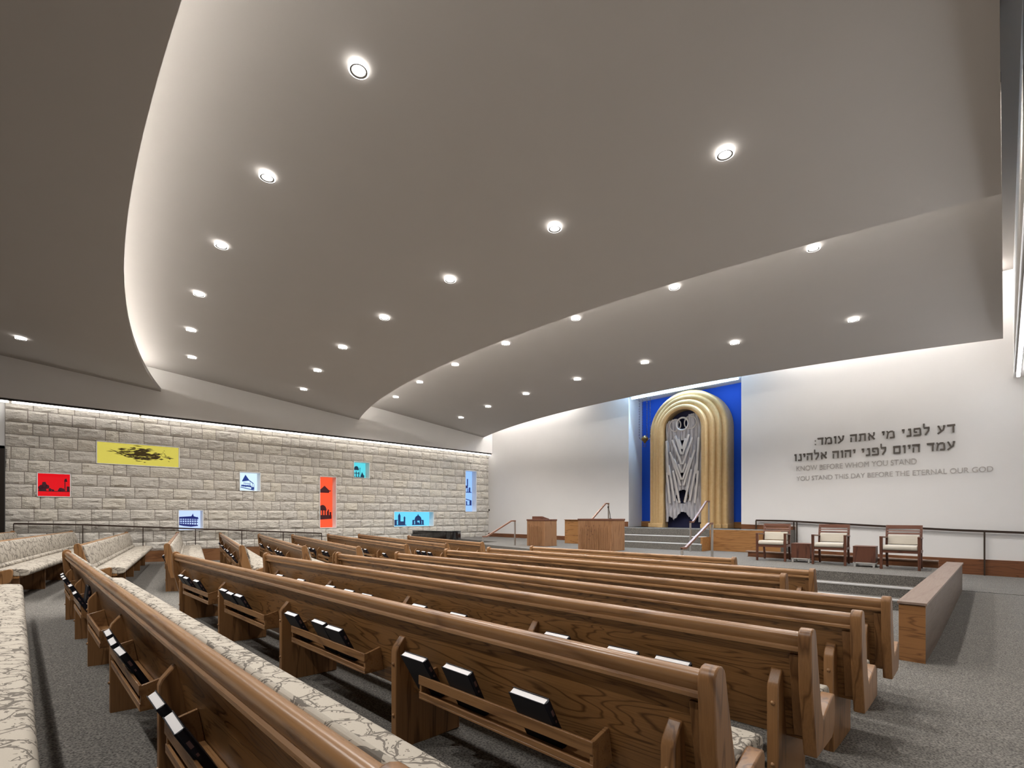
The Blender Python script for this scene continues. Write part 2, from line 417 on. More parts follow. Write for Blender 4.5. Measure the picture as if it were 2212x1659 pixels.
# ------------------------------------------------------------------ windows in the stone wall: reveal, backlit pane, printed picture
def poly_uv(b, pts, fx, y0, y1, z0, z1, t=.004):
    P = [(y0+(y1-y0)*u, z0+(z1-z0)*v) for u, v in pts]
    A = [b.b.verts.new((fx(y)+t, y, z)) for y, z in P]
    try: b.b.faces.new(A)
    except Exception: pass
def rect(u0, v0, u1, v1): return [(u0, v0), (u1, v0), (u1, v1), (u0, v1)]
def dome(cx, cy, rx, ry, n=9): return [(cx+rx*math.cos(PI*i/n), cy+ry*math.sin(PI*i/n)) for i in range(n+1)]
def blob(cx, cy, rx, ry, r, n=11):
    return [(cx+rx*(.7+.5*r.random())*math.cos(2*PI*i/n), cy+ry*(.7+.5*r.random())*math.sin(2*PI*i/n)) for i in range(n)]
def picture(kind):
    r = random.Random(len(kind)*5+1); S = []
    if kind == 'red':
        S += [rect(0, .22, 1, .25), rect(.03, .25, .26, .42)]
        for c in ((.10, .40, .09, .10), (.20, .48, .09, .16), (.28, .42, .07, .10), (.38, .30, .05, .08), (.46, .28, .05, .05), (.70, .32, .07, .10), (.78, .30, .05, .08)): S.append(blob(*c, r))
        S += [rect(.83, .22, .86, .66), dome(.865, .66, .05, .14), [(.84, .70), (.89, .82), (.92, .68)], rect(.90, .22, .99, .46), rect(.62, .25, .74, .30)]
    elif kind == 'yellow':
        for i in range(150):
            c = r.gauss(.52, .135); y = .54+(.52-c)*.12+r.gauss(0, .155)*(1.1-abs(c-.52)*1.8); l = r.uniform(.01, .07); h = r.uniform(.008, .040); tl_ = r.uniform(-.35, .3)
            S.append([(c-l, y-l*tl_), (c, y-l*tl_*.2-h), (c+l, y+l*tl_), (c, y+l*tl_*.2+h)])
        S += [[(.14, .66), (.30, .60), (.42, .66), (.52, .80), (.70, .76), (.58, .73), (.45, .64), (.30, .57)], [(.14, .70), (.2, .64), (.34, .42), (.33, .40)], [(.40, .55), (.62, .60), (.73, .53), (.60, .50), (.45, .50)],
              [(.64, .40), (.72, .54), (.76, .50), (.69, .35)], [(.40, .46), (.50, .30), (.66, .36), (.72, .45), (.66, .40), (.50, .34)], [(.32, .52), (.42, .44), (.47, .30), (.45, .42), (.34, .55)]]
        for i in range(22): c = r.uniform(.74, .88); y = .62-(c-.74)*1.3+r.gauss(0, .09); S.append([(c, y), (c+.012, y+.02), (c+.02, y-.015)])
    elif kind == 'white':
        S += [[(.24, .55), (.41, .90), (.60, .62), (.84, .44), (.83, .40), (.58, .58), (.26, .52)], [(.14, .20), (.86, .04), (.86, .08), (.20, .23)], rect(.70, .10, .86, .24)]
        for i in range(5): S.append(rect(.33+i*.07, .40-.01*i, .365+i*.07, .47-.01*i))
        for i in range(9): S.append(blob(.24+i*.055, .30-.004*i, .04, .06, r))
        S += [rect(.64, .24, .655, .56), rect(.76, .22, .775, .46), rect(.84, .10, .86, .40)]
    elif kind == 'pale':
        S += [[(.0, .28), (.30, .20), (.60, .16), (.9, .2), (.9, .26), (.0, .34)], [(.0, .66), (.62, .70), (.68, .84), (.72, .70), (.92, .62), (.92, .55), (.0, .58)]]
        for i in range(9): S.append(rect(.01+i*.1, .26, .045+i*.1, .62-.01*abs(i-5)))
        for j in (.36, .48): S.append(rect(0, j, .9, j+.045))
        S += [rect(.0, .58, .9, .66)]
    elif kind == 'orange':
        S += [[(.02, .695), (.12, .73), (.30, .77), (.50, .83), (.70, .77), (.82, .735), (.9, .74), (.92, .725), (.80, .715), (.78, .695)], rect(.12, .69, .78, .705)]
        S += [[(.0, .155), (.95, .175), (.95, .225), (.0, .225)], rect(.0, .225, .95, .25), rect(.05, .25, .12, .33), rect(.2, .25, .27, .36), rect(.34, .25, .42, .40), rect(.5, .25, .58, .36), rect(.65, .25, .72, .33), dome(.38, .34, .25, .11), rect(.0, .33, .10, .44), dome(.06, .44, .08, .03), rect(.70, .25, .78, .36), rect(.82, .25, .93, .31)]
    elif kind == 'teal':
        S += [rect(.06, .0, .12, .30), rect(.20, .0, .27, .40), rect(.36, .0, .42, .44), rect(.52, .0, .58, .42), rect(.68, .0, .92, .22), rect(.10, .30, .60, .345), dome(.40, .52, .17, .26), [(.70, .22), (.78, .42), (.88, .22)], rect(.62, .22, .645, .60), [(.60, .60), (.632, .72), (.665, .60)], rect(.0, .0, .16, .18), rect(.02, .18, .08, .34)]
        for i in range(5): S.append(blob(.1+i*.18, .05, .07, .07, r))
    elif kind == 'cyan':
        S += [rect(.06, .10, .16, .40), rect(.06, .40, .18, .45), rect(.19, .10, .25, .70), [(.185, .70), (.22, .90), (.255, .70)], rect(.33, .10, .37, .56), [(.32, .56), (.35, .70), (.38, .56)], rect(.25, .10, .33, .34)]
        S += [rect(.55, .12, .60, .40), rect(.62, .12, .68, .38), rect(.74, .12, .79, .38), rect(.80, .12, .85, .40), rect(.56, .38, .84, .44), dome(.70, .44, .09, .30), rect(.54, .08, .86, .13), dome(.70, .12, .04, .16), [(.68, .72), (.70, .86), (.72, .72)], rect(.03, .06, .40, .11)]
    elif kind == 'blue':
        S += [rect(.16, .66, .24, .81), rect(.52, .64, .62, .81), rect(.05, .47, .95, .49), rect(.06, .49, .22, .57), rect(.34, .49, .44, .60), rect(.56, .49, .64, .57), rect(.70, .49, .84, .60), dome(.36, .58, .26, .07), rect(.16, .62, .62, .645),
              [(.0, .27), (.42, .32), (.95, .28), (.95, .26), (.42, .30), (.0, .25)], rect(.0, .155, .95, .17), rect(.06, .17, .16, .26), rect(.44, .17, .54, .26), rect(.76, .17, .95, .27)]
    return S
for i, (y0, y1, j, n, colr) in enumerate(WIN):
    z0 = J0+j*CH; z1 = z0+n*CH; D = .36; t = .020
    b = MB(); fx = lambda y: SX(y)
    for (a0, a1, c0, c1) in ((y0, y0+t, z0, z1), (y1-t, y1, z0, z1), (y0, y1, z0, z0+t), (y0, y1, z1-t, z1)):
        b.loft([[(SX(a0)+.030, a0, c0), (SX(a0)+.030, a0, c1), (SX(a0)-D, a0, c1), (SX(a0)-D, a0, c0)], [(SX(a1)+.030, a1, c0), (SX(a1)+.030, a1, c1), (SX(a1)-D, a1, c1), (SX(a1)-D, a1, c0)]])
    W = struct(b.build('window_%d' % (i+1), M['trim'])); W['label'] = 'small recessed %s glass window set in the stone wall' % {'white': 'pale blue house-print', 'pale': 'blue building-print', 'orange': 'tall orange-red'}.get(colr, colr)
    deep = .05 if colr in ('red', 'yellow') else .30
    fp = lambda y, d=deep: SX(y)-d
    b = MB(); b.loft([[(fp(y0), y0, z0), (fp(y0), y0, z1), (fp(y0)-.02, y0, z1), (fp(y0)-.02, y0, z0)], [(fp(y1), y1, z0), (fp(y1), y1, z1), (fp(y1)-.02, y1, z1), (fp(y1)-.02, y1, z0)]])
    b.build('pane', M['pane_'+colr], W)
    b = MB()
    for q in picture(colr): poly_uv(b, q, fp, y0+.02, y1-.02, z0+.01, z1-.01)
    b.build('printed_picture', M['ink_'+colr], W)

# ------------------------------------------------------------------ curved ceiling panels
ZE = EYE+3.77; SL = .11
PAN = {'front': ((-7.5, 39.6), 25.89), 'middle': ((-6.9, 37.55), 30.2), 'rear': ((-4.48, 44.2), 43.36)}
def py(P, x, d):
    (a, c), R = PAN[P]; return c-math.sqrt((R+d)**2-(x-a)**2)
def pz(d): return ZE+SL*d
def panel(name, P, dmax, idx):
    U, V = 64, 12; b = MB(); low, up = [], []
    for iv in range(V+1):
        d = dmax*iv/V; lo, hi = [], []
        for iu in range(U+1):
            u = iu/U; x = -18.3+18.27*u; y = py(P, x, d); xl = SX(y)+.295; x = xl+(-.03-xl)*u; y = py(P, x, d)
            lo.append(b.b.verts.new((x, y, pz(d)))); hi.append(b.b.verts.new((x, y, pz(d)+.11)))
        low.append(lo); up.append(hi)
    for iv in range(V):
        for iu in range(U):
            b.b.faces.new((low[iv][iu], low[iv][iu+1], low[iv+1][iu+1], low[iv+1][iu]))
            b.b.faces.new((up[iv][iu], up[iv+1][iu], up[iv+1][iu+1], up[iv][iu+1]))
    for iu in range(U):
        b.b.faces.new((low[0][iu], up[0][iu], up[0][iu+1], low[0][iu+1])); b.b.faces.new((low[V][iu], low[V][iu+1], up[V][iu+1], up[V][iu]))
    for iv in range(V):
        b.b.faces.new((low[iv][0], low[iv+1][0], up[iv+1][0], up[iv][0])); b.b.faces.new((low[iv][U], up[iv][U], up[iv+1][U], low[iv+1][U]))
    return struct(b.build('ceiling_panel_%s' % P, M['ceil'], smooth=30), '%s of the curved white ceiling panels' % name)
panel('lowest, farthest', 'front', 7.25, 1); panel('middle, largest', 'middle', 7.2, 2); panel('nearest', 'rear', 7.9, 3)
def strip_arc(name, P, d, z, wd, ht, mat, label, group):
    b = MB(); secs = []
    for i in range(49):
        x = -17.9+17.86*i/48
        secs.append([(x, py(P, x, d+wd/2), z), (x, py(P, x, d+wd/2), z+ht), (x, py(P, x, d-wd/2), z+ht), (x, py(P, x, d-wd/2), z)])
    b.loft(secs); return tag(b.build(name, mat), label, 'light', group)
def cove(P, label):
    # closing wall between this panel's top and the higher panel, set back from the edge, and the light strip
    b = MB()
    for i in range(48):
        x0 = -18.2+18.15*i/48; x1 = -18.2+18.15*(i+1)/48; d = .66
        b.poly([(x0, py(P, x0, d), pz(d)+.1), (x1, py(P, x1, d), pz(d)+.1), (x1, py(P, x1, d), 7), (x0, py(P, x0, d), 7)])
    struct(b.build('trim_cove_'+P, M['ceil'], smooth=30))
    strip_arc('cove_light', P, .42, pz(.42)+.115, .05, .03, M['cove_mid' if P == 'middle' else 'cove'], label, None)
cove('middle', 'hidden light strip lying on the edge of the middle ceiling panel'); cove('rear', 'hidden light strip lying on the edge of the nearest ceiling panel')

# wall washers over the platform wall (slot between the lowest panel and the wall)
for k, (x0, x1) in enumerate(((-17.6, -15.0), (-14.9, -12.3), (-4.7, -2.6), (-2.5, -.2))):
    b = MB(); b.loft([[(x0, WY(x0)-.5, 6.9), (x0, WY(x0)-.5, 6.95), (x0, WY(x0)-.4, 6.95), (x0, WY(x0)-.4, 6.9)], [(x1, WY(x1)-.5, 6.9), (x1, WY(x1)-.5, 6.95), (x1, WY(x1)-.4, 6.95), (x1, WY(x1)-.4, 6.9)]])
    tag(b.build('wall_washer', M['wash']), 'slim wall-washing light in the ceiling slot above the white wall, %s run' % ('farthest left', 'left of the niche', 'right of the niche', 'farthest right')[k], 'light', 'wall washers over the platform wall')
b = MB(); b.box(NX0+.15, NX1-.15, WY(-7.8)+.02, WY(-7.8)+.10, NZ-.09, NZ-.05)
tag(b.build('niche_light', M['nichelight']), 'cool white light strip under the top of the blue niche', 'light')
b = MB(); b.box(NX0+.1, NX1-.1, WY(-7.8)-.35, WY(-7.8)-.27, 6.9, 6.95)
tag(b.build('niche_washer', M['nichewash']), 'cool white light strip in the ceiling slot before the niche', 'light')

# linear lights under both bulkheads
yj = [-2.86, -.16, 2.56, 5.30, 8.05, 10.78, 13.5, 16.35]
names = ['beside the door', 'above the red window', 'above the yellow window', 'above the pale house window', 'above the tall orange-red window', 'above the piano', 'at the corner with the white wall']
def linear(x0f, y0, y1, z, label, group, mat='strip'):
    r = empty('linear_light', (x0f((y0+y1)/2), (y0+y1)/2, z)); tag(r, label, 'light', group)
    c = Vector(r.location)
    b = MB(); b.bar(Vector((x0f(y0+.03), y0+.03, z))-c, Vector((x0f(y1-.03), y1-.03, z))-c, .05, .045); b.build('diffuser', M[mat], r)
    b = MB(); b.bar(Vector((x0f(y0), y0, z+.05))-c, Vector((x0f(y1), y1, z+.05))-c, .07, .05); b.build('housing', M['dark'], r)
for k in range(7):
    linear(lambda y: SX(y)+.235, yj[k], yj[k+1], EYE+2.965, 'linear light segment over the stone wall, %s' % names[k], 'linear lights over the stone wall')
for k in range(4):
    linear(lambda y: .20, 15.0-2.7*(k+1), 15.0-2.7*k, EYE+2.965, 'linear light at the right edge under the right bulkhead, %s segment from the far wall' % ('first', 'second', 'third', 'fourth')[k], 'linear lights over the right wall', 'strip_right')

# ------------------------------------------------------------------ downlights
LX = [-15.65, -13.36, -11.09, -8.84, -6.63, -4.41, -2.18]
ORD = ['first', 'second', 'third', 'fourth', 'fifth', 'sixth', 'seventh']
def downlight(x, y, z, label, group, proto=[None]):
    if proto[0] is None:
        r = empty('downlight', (x, y, z))
        b = MB(); n = 28
        b.lathe([(.084, -.004), (.097, -.004), (.097, -.040), (.088, -.046), (.084, -.046), (.084, -.004)], n); b.build('frosted_ring', M['ring'], r, smooth=40)
        b = MB(); b.lathe([(.066, -.036), (.083, -.036), (.083, -.047), (.066, -.043), (.066, -.036)], n); b.build('baffle', M['baffle'], r, smooth=40)
        b = MB(); b.lathe([(.0655, -.030), (.0655, -.036), (.02, -.040)], n); b.build('lens', M['lens'], r, smooth=40)
        L = bpy.data.lights.new('bulb', 'SPOT'); L.energy = SPOT_W; L.spot_size = math.radians(138); L.spot_blend = .6; L.shadow_soft_size = .06; L.color = (1, .968, .935)
        lo = bpy.data.objects.new('bulb', L); COL.objects.link(lo); lo.parent = r; lo.location = (0, 0, -.075)
        proto[0] = r
    else:
        p = proto[0]; r = p.copy(); COL.objects.link(r); r.location = (x, y, z)
        for ch in list(p.children):
            c = ch.copy(); COL.objects.link(c); c.parent = r
    tag(r, label, 'ceiling light', group); return r
for P, nm in (('middle', 'middle'), ('front', 'lowest far'), ('rear', 'nearest')):
    for d, rn in ((5.12, 'rear row'), (2.2, 'front row')):
        if P == 'rear' and d > 5: continue
        for i, x in enumerate(LX):
            downlight(x, py(P, x, d), pz(d), 'round recessed downlight in the %s ceiling panel, %s, %s from the stone wall' % (nm, rn, ORD[i]), 'downlights in the %s ceiling panel' % nm)

# ------------------------------------------------------------------ platform
BZ, UZ = .5, EYE-.41
bf = lambda x: 10.55+(x+3)**2/90
b = MB(); X0 = -14.0
def slab(zt, off):
    pts = []
    for i in range(25):
        x = X0+(-.86-X0)*i/24; pts.append((x, bf(x)-off))
    far = [(-.86, 12.7), (-4.6, 12.95), (-4.6, 14.44), (-10.3, 14.44), (-10.3, 14.4), (-18.15, 16.3), (-18.15, 14.0), (X0, 13.2)]
    v = pts+far
    b.prism(v, 2, -.1, zt) if False else None
    A = [b.b.verts.new((x, y, -.1)) for x, y in v]; B = [b.b.verts.new((x, y, zt)) for x, y in v]
    for i in range(len(v)):
        j = (i+1) % len(v); b.b.faces.new((A[i], A[j], B[j], B[i]))
    b.b.faces.new(B); b.b.faces.new(A[::-1])
slab(BZ, 0)
platform = struct(b.build('floor_platform', M['carpet']), 'carpeted low platform in front of the white wall')
b = MB()
# fill between platform and white wall on the left, and upper platform
b.loft([[(-18.15, 13.9, BZ-.003), (-18.15, 16.9, BZ-.003), (-18.15, 16.9, -.1), (-18.15, 13.9, -.1)], [(-10.2, 13.9, BZ-.003), (-10.2, 16.6, BZ-.003), (-10.2, 16.6, -.1), (-10.2, 13.9, -.1)]])
struct(b.build('floor_platform_left', M['carpet'], platform))
for k, (off, z) in enumerate(((.31, BZ*2/3), (.62, BZ/3))):
    b = MB(); pts = [(X0+(-.86-X0)*i/24, 0) for i in range(25)]
    v = [(x, bf(x)-off) for x, _ in pts]+[(x, bf(x)+.05) for x, _ in pts[::-1]]
    A = [b.b.verts.new((x, y, -.1)) for x, y in v]; B = [b.b.verts.new((x, y, z)) for x, y in v]
    n = len(v); h = 25
    for i in range(n):
        j = (i+1) % n; b.b.faces.new((A[i], A[j], B[j], B[i]))
    for i in range(24):
        b.b.faces.new((B[i], B[i+1], B[n-2-i], B[n-1-i]))
    struct(b.build('floor_step_%s' % ('upper', 'lower')[k], M['carpet'], platform))
# pale nosing strips on the front steps
b = MB()
for off, z in ((.31, BZ*2/3), (.62, BZ/3)):
    secs = []
    for i in range(25):
        x = X0+(-.87-X0)*i/24; y = bf(x)-off
        secs.append([(x, y-.006, z-.022), (x, y-.006, z+.005), (x, y+.05, z+.005), (x, y+.05, z-.022)])
    b.loft(secs)
struct(b.build('trim_nosing', plain('step_nosing', (.55, .54, .53, 1), .5)), 'pale nosing strips on the platform steps')
# upper platform and its three steps
b = MB(); b.box(-11.6, -4.26, 14.45, 17.3, BZ-.35, UZ)
upper = struct(b.build('floor_upper_platform', M['carpet']), 'raised carpeted landing before the ark')
b = MB(); SX0, SX1 = -10.3, -6.15
for k in range(1, 3): b.box(SX0, SX1, 14.45-.31*k, 14.46, BZ-.05, UZ-.2033*k)
struct(b.build('floor_ark_steps', M['carpet'], upper))
b = MB()
for k in range(1, 3): b.box(SX0, SX1, 14.45-.31*k-.006, 14.45-.31*k+.045, UZ-.2033*k-.022, UZ-.2033*k+.005)
struct(b.build('trim_ark_nosing', plain('step_nosing_light', (.62, .62, .63, 1), .5), upper))
b = MB(); b.box(SX1, -4.25, 14.38, 14.449, .2, UZ); b.box(-11.6, SX0, 14.38, 14.449, BZ, UZ+.25); b.box(SX1-.05, SX1, 13.85, 14.44, BZ, BZ+.20)
struct(b.build('trim_platform_wood', M['plat_x']), 'honey oak facing of the raised landing')
b = MB(); b.box(SX1-.04, SX1+.02, 13.85, 14.445, BZ, UZ-.21); b.box(-11.6, SX0, 14.34, 14.46, UZ+.25, UZ+.27)
struct(b.build('trim_step_side', M['plat_x']))
# ramp corridor behind the chairs and its curb
b = MB(); R_ = [(-.55, 12.7, .10), (.45, 12.7, .10)]
b.loft([[(.44, 12.6, .11), (.44, 15.6, .16), (.44, 15.6, -.2), (.44, 12.6, -.2)], [(-.6, 12.6, .11), (-.6, 15.6, .16), (-.6, 15.6, -.2), (-.6, 12.6, -.2)], [(-4.6, 12.95, .22), (-4.6, 15.8, .22), (-4.6, 15.8, -.2), (-4.6, 12.95, -.2)]])
struct(b.build('floor_ramp', M['carpet']))
b = MB(); b.loft([[(-.92, 12.66, .3), (-.92, 12.66, EYE-.90), (-.92, 12.76, EYE-.90), (-.92, 12.76, .3)], [(-4.55, 12.9, .3), (-4.55, 12.9, EYE-.90), (-4.55, 13.0, EYE-.90), (-4.55, 13.0, .3)]])
curb = struct(b.build('trim_ramp_curb', M['base_x']), 'low wooden curb behind the three chairs')
b = MB(); b.loft([[(-.92, 12.63, EYE-.90), (-.92, 12.63, EYE-.875), (-.92, 12.79, EYE-.875), (-.92, 12.79, EYE-.90)], [(-4.6, 12.87, EYE-.90), (-4.6, 12.87, EYE-.875), (-4.6, 13.03, EYE-.875), (-4.6, 13.03, EYE-.90)]])
b.build('trim_curb_cap', M['cap'], curb)
# baseboards on the white wall
def base_run(name, pts, h, mat, label=None, drop=.5):
    b = MB(); secs = []
    for x, zt in pts: secs.append([(x, WY(x)-.03, zt-h-drop), (x, WY(x)-.03, zt), (x, WY(x)+.01, zt), (x, WY(x)+.01, zt-h-drop)])
    b.loft(secs); return struct(b.build(name, mat, bevel=.003), label)
base_run('baseboard_front_left', [(-18.1, BZ+.17), (-9.92, BZ+.17)], .2, M['base_x'])
base_run('baseboard_niche_left', [(-11.5, UZ+.19), (-9.92, UZ+.19)], .2, M['base_x'], None, 0)
base_run('baseboard_front_right', [(-4.24, EYE-.97), (-1.6, EYE-1.0), (-.34, EYE-1.0)], .36, M['base_x'])
base_run('baseboard_landing_right', [(-5.78, UZ+.15), (-4.26, UZ+.10)], .2, M['base_x'], None, 0)
base_run('baseboard_front_end', [(-.32, EYE-1.0), (.44, EYE-1.0)], .36, M['base_x'])
b = MB(); b.loft([[(NX0, WY(NX0)+.90, UZ), (NX0, WY(NX0)+.90, UZ+.2), (NX0, WY(NX0)+.96, UZ+.2), (NX0, WY(NX0)+.96, UZ)], [(NX1, WY(NX1)+.90, UZ), (NX1, WY(NX1)+.90, UZ+.2), (NX1, WY(NX1)+.96, UZ+.2), (NX1, WY(NX1)+.96, UZ)]])
struct(b.build('baseboard_niche', M['plat_x']))
b = MB(); b.box(NX0, NX1, 15.9, 17.3, UZ-.3, UZ); struct(b.build('floor_niche', M['carpet']))

# low wooden wall beside the right aisle
lw = empty('low_wall', (-.675, 9.6, 0)); tag(lw, 'long low wooden wall with flat cap at the right end of the platform steps', 'low wall')
zt = EYE-.885
b = MB(); b.box(-.105, .105, -3.1, 3.0, -.02, zt-.03); b.build('side_panel', M['cap_side'], lw, bevel=.003)
b = MB(); b.box(-.108, .108, -3.125, -3.101, -.0, zt-.035); b.build('end_panel', M['cap_end'], lw, bevel=.002)
b = MB(); b.box(-.12, .12, -3.14, 3.02, zt-.027, zt); b.build('cap', M['cap'], lw, bevel=.003)

# ------------------------------------------------------------------ pews
def arc(cx, cy, r, a0, a1, n): return [(cx+r*math.cos(a0+(a1-a0)*i/n), cy+r*math.sin(a0+(a1-a0)*i/n)) for i in range(n+1)]
BK = lambda z: .10*(.84-z)/.53             # rear face of the reclined back, y at height z
def pew(name_label, loc, rz, L, sup, racks, group, low=-.0):
    r = empty('pew', (loc[0]+.018*math.sin(rz), loc[1]-.018*math.cos(rz), loc[2]), rz); tag(r, name_label, 'pew', group); T = .058
    # back panel
    b = MB(); b.prism([(BK(.31), .31), (BK(.80), .80), (BK(.80)+.03, .805), (BK(.31)+.03, .315)], 0, T, L-T); b.build('back_panel', M['oak_x'], r, bevel=.002)
    # moulded top rail
    pr = [(-.012, .762), (-.022, .768), (-.022, .782), (-.012, .790), (-.016, .798)]+arc(.004, .829, .030, PI*1.10, PI*.0, 9)+[(.034, .80), (.034, .765)]
    b = MB(); b.prism(pr, 0, T-.004, L-T+.004); b.build('top_rail', M['oak_rail'], r, smooth=32)
    # end panels
    ep = [(.055, .255), (-.030, .60), (-.045, .80)]+arc(.002, .835, .047, PI*1.0, PI*.08, 7)+[(.085, .70), (.150, .47), (.185, .405), (.225, .42), (.40, .475), (.425, .468), (.438, .44), (.43, .33), (.405, .27), (.37, .255)]
    for x0 in (0, L-T):
        b = MB(); b.prism(ep, 0, x0, x0+T); b.build('end_panel', M['oak_z'], r, bevel=.007, seg=3)
    # small blocks where the panel meets the end
    for x0 in (T, L-T-.05):
        b = MB(); b.prism([(BK(.31)-.012, .33), (BK(.745)-.014, .745), (BK(.745)+.005, .745), (BK(.31)+.005, .33)], 0, x0, x0+.05); b.build('end_batten', M['oak_z'], r, bevel=.002)
    # upholstery
    b = MB(); sp = [(.105, .37), (.52, .355), (.58, .362)]+arc(.565, .412, .05, -PI*.3, PI*.5, 7)+[(.46, .472), (.30, .462), (.16, .45), (.12, .45), (.105, .43)]
    b.prism(sp, 0, T+.002, L-T-.002); b.build('seat_cushion', M['fabric'], r, smooth=50, bevel=.012, seg=3)
    b = MB(); b.prism([(BK(.46)+.03, .46), (BK(.80)+.028, .80), (.036, .838), (.055, .846), (.078, .825), (BK(.78)+.088, .77), (BK(.62)+.10, .62), (BK(.50)+.09, .49), (BK(.46)+.07, .46)], 0, T+.002, L-T-.002); b.build('back_cushion', M['fabric'], r, smooth=50, bevel=.008, seg=2)
    b = MB(); b.prism(arc(.155, .475, .04, 0, 2*PI*11/12, 11), 0, T+.002, L-T-.002); b.build('lumbar_roll', M['fabric'], r, smooth=60)
    # seat frame and uprights to the floor
    b = MB(); b.box(T, L-T, .13, .50, .325, .358); b.build('seat_frame', M['oak_x'], r)
    up = [(-.028, low), (-.028, .575), (-.018, .60), (.030, .655), (.058, .655), (.10, .36), (.45, .33), (.45, low)]
    for x in sup:
        b = MB(); b.prism(up, 0, x-.027, x+.027); o = b.build('upright', M['oak_z'], r, bevel=.006, seg=2)
        for z in (.20, .50):
            b = MB(); b.ball((x, -.028, z), .011, 8); b.build('dowel_button', M['oak_rail'], o, smooth=60)
    for x0, x1 in racks:
        b = MB()
        b.box(x0, x1, -.056, -.043, .458, .508); b.box(x0, x1, -.053, -.041, .392, .418)
        b.box(x0, x1, -.053, BK(.39)-.002, .380, .392)
        for xx in (x0, x1-.018): b.prism([(-.049, .382), (-.049, .505), (BK(.53)-.001, .53), (BK(.382)-.001, .382)], 0, xx, xx+.018)
        b.build('book_rack', M['oak_rail'], r, bevel=.0025)
    return r
pews = {}
def span(L, a=.38, e=.17, n=5): return [a+(L-a-e)*i/(n-1) for i in range(n)]
def racks_of(sup, m=.29): return [(p+m, q-m) for p, q in zip(sup, sup[1:])]
CEN = {  # left end, right end of the top rail
    'Y': ((-8.75, -.56), (-.70, -.54)), 'Z': ((-8.8, .465), (-.79, .490)), 'A': ((-8.03, 1.535), (-.70, 1.62)), 'B': ((-7.50, 2.53), (-.68, 2.64)), 'C': ((-7.27, 3.50), (-.64, 3.53)),
    'D': ((-7.10, 4.44), (-.64, 4.55)), 'E': ((-7.20, 5.53), (-1.65, 5.65)), 'F': ((-7.25, 6.62), (-1.62, 6.60)), 'G': ((-7.16, 7.78), (-3.0, 7.88))}
HTOP = {'Y': .455, 'Z': .47, 'A': .51, 'B': .55, 'C': .58, 'D': .614, 'E': .62, 'F': .64, 'G': .66, 'P0': .40, 'P1': .41, 'P2': .47, 'P3': .51, 'P4': .55, 'P5': .58, 'P6': .614, 'P7': .62, 'P8': .64, 'P9': .66}
CN = {'Y': 'whose patterned seat front shows at the lower left edge', 'Z': 'running across the lower left corner, nearest the camera', 'A': 'second from the camera, books in its near rack', 'B': 'third from the camera', 'C': 'fourth from the camera', 'D': 'fifth from the camera, beside the low wall', 'E': 'third from the platform, with a short right end', 'F': 'second from the platform', 'G': 'shortest, nearest the platform steps'}
SUPZ = [.34, 1.75, 3.1, 4.55, 6.16, 7.82]
for k, (l, rr) in CEN.items():
    rr = (rr[0]+.05, rr[1]); l = (l[0]-.03, l[1]); L = math.dist(l, rr); rz = math.atan2(rr[1]-l[1], rr[0]-l[0]); my = (l[1]+rr[1])/2
    z = EYE-HTOP[k]-.86
    n = 5 if L > 6 else 4
    s = SUPZ if k == 'Z' else span(L, n=n)
    pews[k] = (pew('oak pew in the centre block, '+CN[k], (l[0], l[1], z), rz, L, s, racks_of(s) if k not in 'YEFG' else [], 'oak pews of the centre block', floor_z(0, my+.2)-z-.004), L)
SIDE = {'P0': (-10.9, -1.55, 7.0), 'P1': (-10.55, -.48, 7.1), 'P2': (-10.56, .68, 7.1), 'P3': (-10.5, 1.87, 7.5), 'P4': (-9.7, 2.85, 7.9), 'P5': (-9.25, 3.79, 7.4), 'P6': (-8.9, 4.7, 7.55), 'P7': (-8.98, 5.84, 7.2), 'P8': (-8.93, 6.87, 7.0), 'P9': (-9.07, 8.07, 4.95)}
SN = {'P0': 'rearmost, only its far end in view by the door', 'P1': 'patterned seat front facing us, at the left edge', 'P2': 'patterned side facing us, behind the nearest centre pew', 'P3': 'seen end-on below the blue building-print window', 'P4': 'facing away, first in line', 'P5': 'facing away, second in line', 'P6': 'facing away, third in line', 'P7': 'facing away, fourth in line', 'P8': 'facing away, fifth in line', 'P9': 'short one nearest the platform, in front of the piano'}
CD = (math.cos(math.radians(168)), math.sin(math.radians(168)))
for k, (x, y, L) in SIDE.items():
    z = EYE-HTOP[k]-.86; s = span(L, .4, .3); fx_, fy_ = x+CD[0]*L, y+CD[1]*L
    pews[k] = (pew('oak pew in the left block, '+SN[k], (fx_, fy_, z), math.radians(-12), L, s, racks_of(s) if k in ('P3', 'P4', 'P5', 'P6', 'P7', 'P8') else [], 'oak pews of the left block', min(-.004, floor_z(0, (y+fy_)/2)-z-.03)), L)

# ------------------------------------------------------------------ prayer books
def book_proto():
    r = empty('prayer_book', (0, 0, 0)); W, H, T = .205, .247, .036
    b = MB(); b.box(-W/2, W/2, -T/2, -T/2+.004, 0, H); b.box(-W/2, W/2, T/2-.004, T/2, 0, H)
    b.prism([(W/2-.004, -T/2), (W/2+.006, -T/4), (W/2+.008, 0), (W/2+.006, T/4), (W/2-.004, T/2)], 2, 0, H); b.build('cover', M['cover'], r, bevel=.001)
    b = MB(); b.box(-W/2+.004, W/2-.005, -T/2+.004, T/2-.004, .004, H-.004); b.build('pages', M['pages'], r)
    b = MB(); b.box(W/2+.0075, W/2+.0086, -.006, .006, H*.70, H*.82); b.box(W/2+.0075, W/2+.0086, -.004, .004, H*.55, H*.60); b.build('spine_stamp', M['gold_stamp'], r)
    return r
BP = book_proto(); bp_used = [False]
NUM = ['first', 'second', 'third', 'fourth', 'fifth', 'sixth', 'seventh', 'eighth', 'ninth', 'tenth', 'eleventh', 'twelfth']
